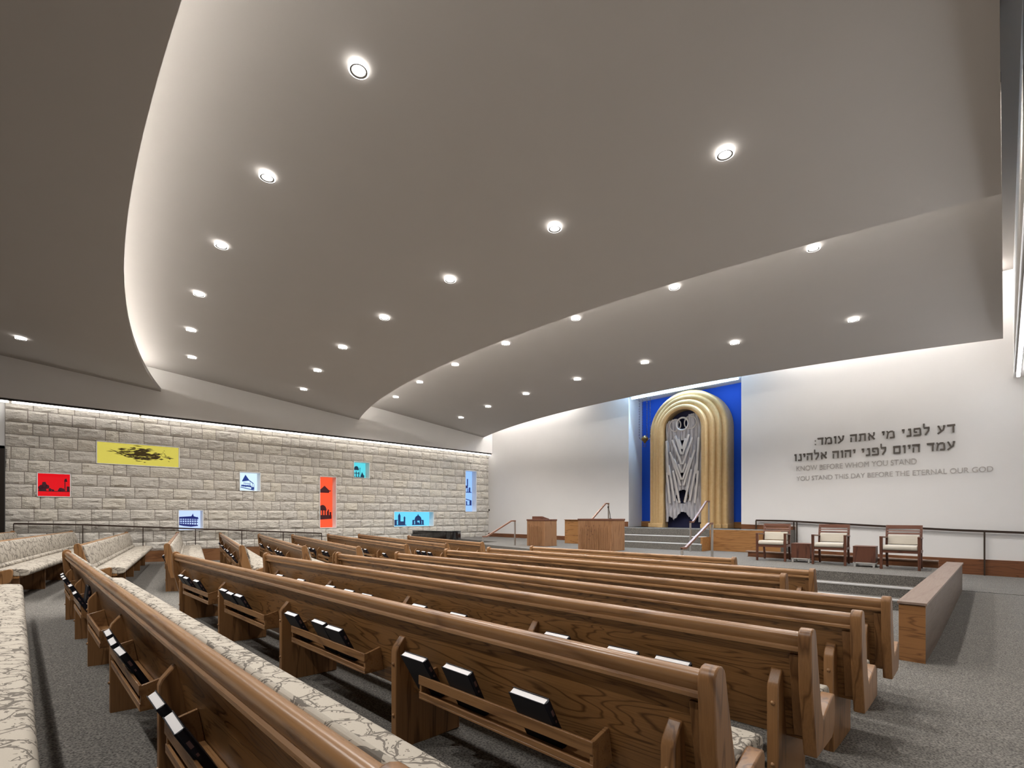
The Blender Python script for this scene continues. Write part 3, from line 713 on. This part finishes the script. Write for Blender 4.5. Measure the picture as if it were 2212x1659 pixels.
def copy_tree(o, parent=None):
    c = o.copy(); COL.objects.link(c)
    if parent is not None: c.parent = parent
    for ch in list(o.children): copy_tree(ch, c)
    return c
BW = {'Z': 'nearest centre pew', 'A': 'second centre pew from the camera', 'B': 'third centre pew from the camera', 'P3': 'left-block pew seen end-on', 'P4': 'first left-block pew facing away', 'P5': 'second left-block pew facing away', 'P6': 'third left-block pew facing away', 'P7': 'fourth left-block pew facing away', 'P8': 'fifth left-block pew facing away'}
BOOKS = {'Z': [.72, 1.0, 1.27, 2.08, 2.72, 4.98, 5.24, 5.52, 6.50, 6.80], 'A': [.72, 1.0, 1.44, 2.46, 2.71, 2.94, 4.18, 4.64, 4.88, 5.82, 6.17, 6.65],
    'B': [.72, 1.39, 2.17, 2.61, 2.99, 3.88, 4.42, 5.43, 5.93, 6.24], 'P3': [6.62, 6.85], 'P4': [1.06, 2.56, 2.95, 4.38, 4.89, 5.3, 6.37, 6.95],
    'P5': [1.07, 1.4, 2.75, 3.0, 4.30, 4.66, 5.02], 'P6': [1.55, 3.23, 3.7, 4.74, 5.12], 'P7': [4.12, 4.50], 'P8': [5.5, 5.84, 6.20]}
for k, ts in BOOKS.items():
    R, L = pews[k]; mw = Matrix.Translation(R.location) @ Matrix.Rotation(R.rotation_euler.z, 4, 'Z')
    rb = random.Random(hash(k) % 97 if False else sum(map(ord, k)))
    for i, t in enumerate(ts):
        o = BP if not bp_used[0] else copy_tree(BP); bp_used[0] = True
        tilt = rb.uniform(.45, .53)
        o.matrix_world = mw @ Matrix.Translation((t, .030, .4020)) @ Matrix.Rotation(rb.uniform(-.03, .03), 4, 'Z') @ Matrix.Rotation(tilt, 4, 'X')
        tag(o, 'prayer book in the %s, %s from its left end' % (BW[k], NUM[i]), 'book', 'prayer books in the pew racks')
# three that lie differently
def stray(k, t, y, z, rzv, rx, ry, label):
    R, L = pews[k]; mw = Matrix.Translation(R.location) @ Matrix.Rotation(R.rotation_euler.z, 4, 'Z')
    o = copy_tree(BP); o.matrix_world = mw @ Matrix.Translation((t, y, z)) @ Matrix.Rotation(rzv, 4, 'Z') @ Matrix.Rotation(rx, 4, 'X') @ Matrix.Rotation(ry, 4, 'Y')
    tag(o, label, 'book', 'prayer books in the pew racks')
stray('Z', 2.38, .010, .3925, 0, -.12, 0, 'black prayer book standing upright in the rack of the nearest centre pew')
stray('P7', 5.98, .046, .4025, 0, .6, 0, 'prayer book at the right end of the fourth left-block rack')

# ------------------------------------------------------------------ ark in the niche
AX = -7.76; ay = 15.95
ark = empty('torah_ark', (AX, ay-.06, UZ)); tag(ark, 'tall gilded stepped arch with silver relief doors in the blue niche', 'ark')
SPR = EYE+2.93-UZ
def arch_pts(hw, n=28): return [(-hw, 0)]+[(hw*math.cos(PI-PI*i/n), SPR+hw*math.sin(PI-PI*i/n)) for i in range(n+1)]+[(hw, 0)]
def arch_band(ho, hi, y0, y1):
    b = MB(); sec = [(0, y1), (0, y0+.10), (.010, y0+.055), (.035, y0+.018), (.075, y0), (.130, y0+.004), (ho-hi, y0+.03), (ho-hi, y1)]
    R_ = []
    for off, y in sec: R_.append([b.b.verts.new((x, y, z)) for x, z in arch_pts(ho-off)])
    m = len(R_[0])
    for A, B in zip(R_, R_[1:]+R_[:1]):
        for k in range(m-1): b.b.faces.new((A[k], A[k+1], B[k+1], B[k]))
    return b.build('arch_band', M['gold'], ark, smooth=30)
bands = [(1.40, 1.20, .33, .88), (1.22, 1.02, .22, .85), (1.04, .84, .10, .8), (.86, .68, -.03, .7)]
for ho, hi, y0, y1 in bands: arch_band(ho, hi, y0, y1)
for sg in (-1, 1):
    b = MB()
    for ho, hi, y0, y1 in bands:
        a0, a1 = (hi-.01, ho+.025) if sg > 0 else (-ho-.025, -hi+.01); b.box(a0, a1, y0-.025, y1-.08, 0, .14)
    b.build('plinth', M['gold'], ark, bevel=.006)
b = MB(); P = arch_pts(.70); b.poly([(x, .34, z) for x, z in P]); b.build('dark_recess', M['navy'], ark)
# silver relief doors: folded strands with openings
b = MB(); NU, NV = 84, 190; ztop, zbot = EYE+3.46-UZ, EYE-.22-UZ
rr_ = random.Random(5); ph = [rr_.uniform(0, 6) for _ in range(8)]
def cut(u, z):
    z = z-(EYE-UZ)                # height relative to eye level
    topl = 3.10+.22*math.sqrt(max(0, 1-((u+.36)/.30)**2)) if u < -.06 else (3.18+.26*math.sqrt(max(0, 1-((u-.36)/.31)**2)) if u > .06 else 3.25)
    if z > topl: return True
    if u*u+(z-3.12)**2 < .17**2: return True
    if z < .126 and u*u+((z+.16)*.78)**2 < .225**2: return True
    if z < -.16+.13*abs(math.sin(u*9.5)) and abs(u) < .55: return True
    if 2.29 < z < 2.57 and abs(u) < .085*(z-2.29)/.28: return True
    if 2.10 < z < 2.31 and .02*0+.10*(z-2.10)/.2+.01 > abs(u) > .09*(z-2.29)/.28 and abs(u) < .04+.06*(z-2.1)/.2 and z < 2.26+.5*abs(u): return True
    if 1.27 < z < 1.50 and abs(u) < .07+.04*(z-1.27)/.2: return True
    if 1.48 < z < 1.72 and abs(abs(u)-(.055+.05*(z-1.48)/.24)) < .016: return True
    if 1.30 < z < 1.56 and abs(abs(u)-(.14+.06*(z-1.3)/.26)) < .02*(1.6-z)/.3: return True
    if .86 < z < 1.32 and abs(abs(u)-(.46-.05*(z-.86))) < .026*(1.34-z)/.46: return True
    if .86 < z < 1.12 and abs(abs(u)-(.34-.06*(z-.86))) < .024*(1.14-z)/.26: return True
    if (u*u+(z-.65)**2) < .235**2 and not (abs(abs(u)-(.10+.16*(z-.45))) < .022): return True
    return False
def relief_y(u, z):
    zz = z-(EYE-UZ); s = abs(u)
    f = .026*math.sin(46*(s-.10*(zz-1.2))+ph[0])+.012*math.sin(88*(s+.06*zz)+ph[1])+.008*math.sin(24*s+zz*2+ph[2])
    return .16-.05*math.cos(u*2.2)+f
g = [[None]*(NU+1) for _ in range(NV+1)]
for j in range(NV+1):
    z = zbot+(ztop-zbot)*j/NV
    hw = .655 if z < SPR-.1 else .64
    for i in range(NU+1):
        u = -hw+2*hw*i/NU; g[j][i] = (u, z)
vv = {}
def vat(j, i):
    if (j, i) not in vv:
        u, z = g[j][i]; vv[(j, i)] = b.b.verts.new((u, relief_y(u, z), z))
    return vv[(j, i)]
for j in range(NV):
    for i in range(NU):
        u, z = (g[j][i][0]+g[j+1][i+1][0])/2, (g[j][i][1]+g[j+1][i+1][1])/2
        if cut(u, z): continue
        b.b.faces.new((vat(j, i), vat(j, i+1), vat(j+1, i+1), vat(j+1, i)))
door = b.build('relief_doors', M['relief'], ark, smooth=60)
sm = door.modifiers.new('thick', 'SOLIDIFY'); sm.thickness = .015
def torus(b, c, R, r, n=36, m=8):
    rings = [[b.b.verts.new((c[0]+(R+r*math.cos(2*PI*k/m))*math.cos(2*PI*i/n), c[1]+r*math.sin(2*PI*k/m), c[2]+(R+r*math.cos(2*PI*k/m))*math.sin(2*PI*i/n))) for k in range(m)] for i in range(n)]
    for i in range(n):
        for k in range(m): b.b.faces.new((rings[i][k], rings[i][(k+1) % m], rings[(i+1) % n][(k+1) % m], rings[(i+1) % n][k]))
zc = EYE+3.12-UZ
b = MB(); torus(b, (0, .06, zc), .215, .03); torus(b, (-.27, .09, zc-.01), .20, .022); torus(b, (.27, .09, zc+.02), .21, .022); b.build('medallion_rings', M['rib'], ark, smooth=60)
b = MB()
for sg in (-1, 1):
    for (x0, z0, x1, z1, wd) in ((.13, 2.62, .015, 2.27, .030), (.24, 2.74, .02, 2.08, .034), (.36, 2.62, .02, 1.74, .030), (.13, 1.76, .015, 1.46, .026), (.30, 1.95, .02, 1.22, .034), (.44, 2.2, .05, 1.02, .030), (.33, 1.55, .09, .44, .030), (.50, 1.75, .27, .50, .026), (.56, 1.5, .44, .42, .026), (.58, 2.6, .50, 1.4, .026)):
        b.bar((sg*x0, .05, EYE+z0-UZ), (sg*x1, .045, EYE+z1-UZ), wd*1.05, .07)
b.build('chevron_ribs', M['rib'], ark, bevel=.008)
b = MB(); b.box(-.05, .20, .22, .26, EYE+.50-UZ, EYE+.55-UZ); b.box(-.02, .18, .22, .26, EYE+.60-UZ, EYE+.64-UZ); b.box(.02, .16, .22, .26, EYE+.68-UZ, EYE+.72-UZ); b.build('gilt_emblem', M['brass'], ark)

# eternal light hanging before the niche
hl = empty('hanging_lamp', (-9.20, 15.98, EYE+2.78)); tag(hl, 'small brass lamp hanging on chains at the left of the ark', 'hanging lamp')
b = MB(); b.lathe([(.01, -.17), (.04, -.15), (.06, -.10), (.11, -.06), (.13, 0), (.10, .05), (.05, .08), (.03, .12)], 18); b.build('bowl', M['brass'], hl, smooth=50)
b = MB(); torus(b, (0, 0, -.24), .05, .008, 20, 6); b.build('drop_ring', M['brass'], hl, smooth=60)
for k in range(4):
    a = PI/4+k*PI/2; dx, dy = .22*math.cos(a), .16*math.sin(a)
    b = MB(); b.tube([(dx*.45, dy*.45, 0), (dx*.8, dy*.8, -.02), (dx, dy, .05), (dx, dy, .12)], .012, 6); b.build('arm', M['brass'], hl, smooth=60)
    b = MB()
    for i in range(34): b.ball((dx, dy, .14+i*.047), .011 if i % 2 else .017, 6)
    b.tube([(dx, dy, .1), (dx, dy, NZ-EYE-2.78)], .004, 5); b.build('chain', M['dark'], hl)

# ------------------------------------------------------------------ lecterns
def lectern(loc, w_, d_, h, label, ribs):
    r = empty('lectern', loc); tag(r, label, 'lectern')
    b = MB(); b.box(-w_/2, w_/2, -d_/2, d_/2, 0, h-.05); b.build('body', M['lect'], r, bevel=.006)
    b = MB(); b.box(-w_/2-.012, w_/2+.012, -d_/2-.012, d_/2+.012, h-.05, h); b.build('top', M['walnut_x'], r, bevel=.004)
    b = MB(); n = ribs
    for i in range(n):
        x = -w_/2+.10+(w_-.2)*i/(n-1); hh = h-.16-.10*abs(math.sin(i*1.7)); b.box(x-.013, x+.013, -d_/2-.016, -d_/2+.002, .03, hh)
    b.build('front_slats', M['lect'], r, bevel=.003)
    return r
l1 = lectern((-11.12, 12.55, BZ), .80, .62, .90, 'narrow oak lectern with a book rest, left of the wide reading table', 11)
b = MB(); b.prism([(-.20, .90), (-.20, 1.00), (.16, .915), (.16, .90)], 0, -.26, .20); b.build('book_rest', M['walnut_x'], l1, bevel=.003)
l2 = lectern((-8.55, 12.32, BZ), 1.20, .68, .93, 'wide oak reading table with slatted front on the platform', 17)
b = MB(); rt = random.Random(9)
for q in ((-.28, .72), (-.18, .70), (-.02, .73), (-.22, .60), (-.10, .56), (.02, .60), (-.25, .46), (-.14, .42), (-.05, .47), (-.18, .32)): b.lathe([(.014, -.001), (.014, .004), (.006, .010)], 8, (0, 0, 0)) if False else b.box(q[0]-.013, q[0]+.013, -.364, -.352, q[1]-.013, q[1]+.013)
b.build('inlay_dots', M['walnut'], l2, bevel=.004)
mic = empty('microphone', (-8.14, 12.2, BZ+.93)); tag(mic, 'slim gooseneck microphone standing on the reading table', 'microphone')
b = MB(); b.lathe([(.035, 0), (.035, .012), (.012, .02)], 12); b.build('base', M['dark'], mic, smooth=40)
b = MB(); b.tube([(0, 0, .015), (-.01, 0, .12), (-.05, 0, .26), (-.075, 0, .33)], .009, 8); b.build('gooseneck', M['dark'], mic, smooth=60)
b = MB(); b.ball((-.078, 0, .345), .024, 10); b.build('head', M['dark'], mic, smooth=60)

# ------------------------------------------------------------------ chairs and side tables
def chair_proto():
    r = empty('armchair', (0, 0, 0)); w2 = .29
    for sx in (-1, 1):
        b = MB(); b.loft([[(sx*w2-.022, -.02, 0), (sx*w2+.022, -.02, 0), (sx*w2+.022, .024, 0), (sx*w2-.022, .024, 0)], [(sx*w2-.026, -.026, .62), (sx*w2+.026, -.026, .62), (sx*w2+.026, .026, .62), (sx*w2-.026, .026, .62)]]); b.build('leg', M['walnut'], r, bevel=.004)
        b = MB(); S = []
        for y, z, h in ((.66, 0, .02), (.60, .25, .024), (.585, .45, .026), (.62, .66, .022), (.67, .85, .018)): S.append([(sx*(w2-.02)-.021, y-h, z), (sx*(w2-.02)+.021, y-h, z), (sx*(w2-.02)+.021, y+h, z), (sx*(w2-.02)-.021, y+h, z)])
        b.loft(S); b.build('leg', M['walnut'], r, bevel=.004)
        b = MB(); b.bar((sx*w2, -.03, .625), (sx*(w2-.015), .62, .60), .055, .03); b.build('armrest', M['walnut'], r, bevel=.006)
    b = MB(); b.box(-w2+.02, w2-.02, -.012, .012, .32, .375); b.box(-w2+.02, w2-.02, .575, .60, .32, .375)
    for sx in (-1, 1): b.box(sx*w2-.012, sx*w2+.012, .02, .58, .32, .37)
    b.build('seat_frame', M['walnut_x'], r, bevel=.003)
    b = MB(); b.prism([(-.03, .375), (-.045, .41), (-.03, .455), (.02, .47), (.50, .455), (.52, .42), (.50, .375)], 0, -w2+.03, w2-.03); b.build('seat_cushion', M['cream'], r, smooth=50, bevel=.015, seg=3)
    b = MB(); b.prism([(.535, .46), (.50, .47), (.525, .63), (.535, .655), (.575, .655), (.585, .63), (.565, .46)], 0, -w2+.045, w2-.045); b.build('back_cushion', M['cream'], r, smooth=50, bevel=.01, seg=2)
    for z0, z1, y in ((.665, .70, .60), (.725, .75, .62), (.775, .85, .645)):
        b = MB(); b.prism([(y-.012, z0), (y, z1), (y+.022, z1), (y+.01, z0)], 0, -w2+.02, w2-.02); b.build('back_slat', M['walnut_x'], r, bevel=.003)
    return r
cp = chair_proto()
for i, (x, y) in enumerate(((-3.73, 11.98), (-2.58, 11.85), (-1.40, 11.73))):
    o = cp if i == 0 else copy_tree(cp); o.location = (x, y, BZ); o.rotation_euler.z = (.10, .06, .02)[i]; o.scale = (.98, .98, .98)
    tag(o, ('dark wood armchair with cream seat, leftmost of three, nearest the ark steps', 'dark wood armchair with cream seat, between the two small tables', 'dark wood armchair with cream seat, nearest the low wall')[i], 'chair', 'armchairs on the platform')
def table_proto():
    r = empty('side_table', (0, 0, 0)); s = .185
    b = MB(); b.box(-s, s, -s, s, .09, .40); b.build('box', M['walnut'], r, bevel=.004)
    b = MB(); b.box(-s-.004, s+.004, -s-.004, s+.004, .40, .412); b.build('top', M['walnut_x'], r, bevel=.002)
    for sx in (-1, 1):
        b = MB(); b.box(sx*(s-.03)-.018, sx*(s-.03)+.018, -s, -s+.036, 0, .09); b.box(sx*(s-.03)-.018, sx*(s-.03)+.018, s-.036, s, 0, .09); b.box(sx*(s-.03)-.018, sx*(s-.03)+.018, -s, s, .065, .09)
        b.build('foot', M['alu'], r, bevel=.002)
    b = MB(); b.box(-s, s, -s, -s+.03, .065, .09); b.box(-s, s, s-.03, s, .065, .09); b.build('foot_rail', M['alu'], r, bevel=.002)
    return r
tp = table_proto()
for i, (x, y) in enumerate(((-3.17, 12.27), (-1.99, 12.06))):
    o = tp if i == 0 else copy_tree(tp); o.location = (x, y, BZ); o.rotation_euler.z = .05
    tag(o, ('small cube side table on metal feet, between the left and middle armchairs', 'small cube side table on metal feet, beside the right armchair')[i], 'table', 'side tables on the platform')

# ------------------------------------------------------------------ piano and bench
pn = empty('grand_piano', (-16.95, 11.25, 0)); tag(pn, 'closed black grand piano below the wide cyan window', 'piano')
out = [(0, 0), (1.55, .12), (1.95, .22), (2.12, .42), (2.16, .62), (2.05, .85), (1.75, .98), (1.35, 1.05), (1.0, 1.28), (.7, 1.42), (0, 1.46)]
b = MB(); b.prism(out, 2, .60, .90); b.build('case', M['black'], pn, bevel=.012, smooth=30)
b = MB(); o2 = [(x-.01 if x > 0 else x-.0, y) for x, y in out]; b.prism([(x*1.006, y*1.01-.005) for x, y in out], 2, .905, .935); b.build('lid', M['black'], pn, bevel=.006, smooth=30)
b = MB(); b.box(-.16, 0, .05, 1.40, .60, .66); b.box(-.16, .0, .05, .11, .66, .78); b.box(-.16, .0, 1.34, 1.40, .66, .78); b.build('key_bed', M['black'], pn, bevel=.006)
b = MB(); b.box(-.14, -.01, .12, 1.33, .66, .685); b.build('keys', M['pages'], pn)
for q in ((.12, .16), (.12, 1.28), (1.75, .6)):
    b = MB(); b.lathe([(.03, 0), (.035, .06), (.05, .1), (.065, .45), (.075, .6)], 14, (q[0], q[1], 0)); b.build('leg', M['black'], pn, smooth=40)
pb = empty('piano_bench', (-17.45, 11.65, 0)); tag(pb, 'small black bench at the keyboard end of the piano', 'bench')
b = MB(); b.box(-.18, .18, -.38, .38, .44, .52); b.build('seat', M['black'], pb, bevel=.015)
for sx in (-1, 1):
    for sy in (-1, 1):
        b = MB(); b.box(sx*.15-.02, sx*.15+.02, sy*.34-.02, sy*.34+.02, 0, .44); b.build('leg', M['black'], pb)

# ------------------------------------------------------------------ rails
def rail(name, label, base, segs, posts, mat_top, mat_post, wt=.05, ht=.035, pw=.035, brack=None):
    r = empty(name, base); tag(r, label, 'handrail'); c = Vector(base)
    b = MB()
    for p, q in zip(segs, segs[1:]): b.bar(Vector(p)-c, Vector(q)-c, wt, ht)
    for p in segs[1:-1]: b.ball(Vector(p)-c, wt*.5, 8)
    b.build('handrail_bar', mat_top, r)
    for p, zb in posts:
        b = MB(); b.bar(Vector((p[0], p[1], zb))-c, Vector(p)-c, pw, pw); b.build('post', mat_post, r)
    return r
xr = lambda y: SX(y)+.13
py_ = [(-.1, -.21), (1.27, -.255), (2.64, -.36), (3.99, -.44), (5.33, -.515), (6.67, -.59), (8.05, -.665)]
pts = [(xr(y), y, EYE+z) for y, z in py_]
rail('wall_handrail', 'long dark handrail on slim posts sloping along the foot of the stone wall', (xr(0), 0, .2), [pts[0], pts[1], pts[-1]], [(p, floor_z(0, p[1])+.0) for p in pts], M['bronze'], M['bronze'], .04, .045, .022)
wr = lambda x, z: (x, WY(x)-.09, z)
pts = [wr(-5.32, EYE-.14), wr(-4.55, EYE-.15), wr(-.9, EYE-.335), wr(.35, EYE-.375)]
rail('wall_handrail', 'dark handrail on posts along the white wall behind the three armchairs', (-5.32, WY(-5.32)-.09, UZ), pts, [(wr(-5.32, EYE-.14), UZ), (wr(-4.28, EYE-.165), .5), (wr(-4.20, EYE-.168), .5), (wr(-.33, EYE-.352), .15)], M['bronze'], M['bronze'], .045, .05, .03)
def step_rail(x, y0, y1, z0, z1, label, wood_first=True):
    pts = [(x, y0-.02, z0+.84), (x, y0+.16, z0+.84), (x, y1-.14, z1+.84), (x, y1+.06, z1+.84)]
    return rail('step_handrail', label, (x, y0, z0), pts, [((x, y0, z0+.84), z0), ((x, y1+.04, z1+.84), z1)], M['railwood'], M['steel'], .05, .045, .04)
step_rail(-6.35, 13.55, 14.75, BZ, UZ, 'steel and wood handrail at the right side of the ark steps')
step_rail(-9.95, 13.55, 14.75, BZ, UZ, 'steel and wood handrail at the left of the ark steps, behind the reading table')
step_rail(-4.75, 9.75, 11.2, 0, BZ, 'wooden topped handrail on the front platform steps, right of the centre')
step_rail(-11.95, 10.62, 12.05, 0, BZ, 'dark handrail on the front platform steps near the piano')

# ------------------------------------------------------------------ wall lettering
HEB = {  # strokes in a unit-high letter: centre line x0, y0, x1, y1 and width, plus the letter's advance
    'ד': (.80, [(.04, .88, .76, .88, .24), (.60, .88, .60, .0, .17), (.04, .98, .10, .80, .12)]),
    'ה': (.86, [(.04, .88, .80, .88, .24), (.70, .88, .70, .0, .17), (.15, .62, .13, .0, .15), (.04, .98, .10, .80, .12)]),
    'ו': (.44, [(.08, .88, .36, .88, .24), (.28, .88, .28, .0, .17)]),
    'י': (.40, [(.06, .88, .34, .88, .24), (.27, .88, .22, .48, .16)]),
    'ל': (.76, [(.12, 1.42, .12, .92, .15), (.10, .88, .66, .88, .22), (.60, .88, .56, .46, .17), (.57, .50, .26, .0, .17)]),
    'מ': (.96, [(.08, .96, .24, .74, .16), (.22, .80, .10, .0, .15), (.24, .72, .46, .90, .16), (.44, .88, .74, .86, .20), (.78, .86, .84, .08, .17), (.40, .09, .88, .09, .19)]),
    'ם': (.90, [(.06, .88, .84, .88, .22), (.16, .88, .16, .08, .16), (.76, .88, .76, .08, .17), (.10, .09, .82, .09, .19)]),
    'נ': (.58, [(.20, .88, .50, .88, .23), (.42, .88, .46, .08, .17), (.04, .09, .52, .09, .19)]),
    'ע': (.82, [(.12, .94, .40, .30, .17), (.05, .90, .20, .90, .17), (.70, .94, .58, .40, .17), (.56, .90, .76, .90, .17), (.58, .42, .06, .0, .18)]),
    'פ': (.86, [(.08, .88, .72, .88, .22), (.72, .88, .76, .08, .17), (.06, .09, .78, .09, .19), (.15, .88, .15, .52, .15), (.12, .50, .42, .48, .17)]),
    'א': (.90, [(.10, .94, .78, .08, .20), (.72, .94, .70, .60, .15), (.70, .62, .50, .46, .14), (.22, .72, .14, .38, .15), (.14, .40, .20, .0, .16), (.62, .92, .80, .94, .15)]),
    'ת': (.94, [(.10, .88, .82, .88, .22), (.76, .88, .76, .0, .17), (.26, .88, .24, .10, .15), (.04, .08, .28, .08, .17)]),
    ':': (.30, [(.08, .62, .20, .62, .13), (.08, .12, .20, .12, .13)])}
def fin(root, words, x0, x1, zb, zt, base, top, mat, ext):
    """words: list of lists of 2D polygons in a running coordinate; scaled to the run x0..x1"""
    allp = [p for wd in words for q in wd for p in q]; ax, bx = min(p[0] for p in allp), max(p[0] for p in allp)
    for wd in words:
        b = MB()
        for q in wd:
            F = [(x0+(x1-x0)*(px-ax)/(bx-ax), zb+(zt-zb)*(pz_-base)/(top-base)) for px, pz_ in q]
            A = [b.b.verts.new((x-root.location.x, WY(x)-.012-ext-root.location.y, z-root.location.z)) for x, z in F]
            B = [b.b.verts.new((x-root.location.x, WY(x)-.012-root.location.y, z-root.location.z)) for x, z in F]; n = len(A)
            b.b.faces.new(A); b.b.faces.new(B[::-1])
            for k in range(n): b.b.faces.new((A[k], B[k], B[(k+1) % n], A[(k+1) % n]))
        b.build('word', mat, root)
def hebrew(text, x0, x1, zb, zt, label):
    r = empty('wall_lettering', ((x0+x1)/2, WY((x0+x1)/2), zb)); tag(r, label, 'lettering', 'lettering on the white wall')
    x = 0.0; words = []; dots = []
    for wd in text.split(' '):
        polys = []
        for ch in wd:                      # written from right to left
            adv, st = HEB[ch]; x -= adv+.10
            for a, c, d, e, wdt in st:
                l = math.hypot(d-a, e-c); nx, ny = -(e-c)/l*wdt/2, (d-a)/l*wdt/2
                (dots if ch == ':' else polys).append([(x+a+nx, c+ny), (x+d+nx, e+ny), (x+d-nx, e-ny), (x+a-nx, c-ny)])
        x -= .52; words.append(polys)
    words += [[q] for q in dots]
    fin(r, words, x0, x1, zb, zt, 0, 1, M['letters'], .03)
def latin(text, x0, x1, zb, zt, label):
    r = empty('wall_lettering', ((x0+x1)/2, WY((x0+x1)/2), zb)); tag(r, label, 'lettering', 'lettering on the white wall')
    vl = bpy.context.view_layer
    def meas(t):
        cu = bpy.data.curves.new('w', 'FONT'); cu.body = t; to = bpy.data.objects.new('w', cu); COL.objects.link(to); vl.update()
        me = bpy.data.meshes.new_from_object(to.evaluated_get(bpy.context.evaluated_depsgraph_get())); bpy.data.objects.remove(to); return me
    full = meas(text); ax, bx = min(v.co.x for v in full.vertices), max(v.co.x for v in full.vertices); lo, hi = min(v.co.y for v in full.vertices), max(v.co.y for v in full.vertices)
    ws = text.split(' '); pre = ''
    for wd in ws:
        me = meas(wd); me2 = meas(pre+wd); off = max(v.co.x for v in me2.vertices)-max(v.co.x for v in me.vertices); pre += wd+' '
        for v in me.vertices:
            x = x0+(x1-x0)*(v.co.x+off-ax)/(bx-ax); v.co = (x-r.location.x, WY(x)-.018-r.location.y, (zt-zb)*(v.co.y-lo)/(hi-lo))
        me.materials.append(M['letters2']); o = bpy.data.objects.new('word', me); COL.objects.link(o); o.parent = r
        md = o.modifiers.new('thick', 'SOLIDIFY'); md.thickness = .008
hebrew('דע לפני מי אתה עומד:', -3.76, -.83, EYE+1.965, EYE+2.165, 'upper line of raised dark Hebrew letters on the white wall')
hebrew('עמד היום לפני יהוה אלהינו', -4.28, -.83, EYE+1.565, EYE+1.765, 'lower line of raised dark Hebrew letters on the white wall')
latin('KNOW BEFORE WHOM YOU STAND', -4.23, -1.54, EYE+1.28, EYE+1.42, 'thin grey English line reading KNOW BEFORE WHOM YOU STAND')
latin('YOU STAND THIS DAY BEFORE THE ETERNAL OUR GOD', -4.23, -.19, EYE+1.00, EYE+1.125, 'longest thin grey English line, ending with OUR GOD')
b = MB(); b.box(-18.02, -17.95, WY(-18)-.03, WY(-18)+.0, EYE+.24, EYE+.32); tag(b.build('wall_switch', M['dark'], bevel=.003), 'small dark switch plate on the white wall beside the stone corner', 'switch')
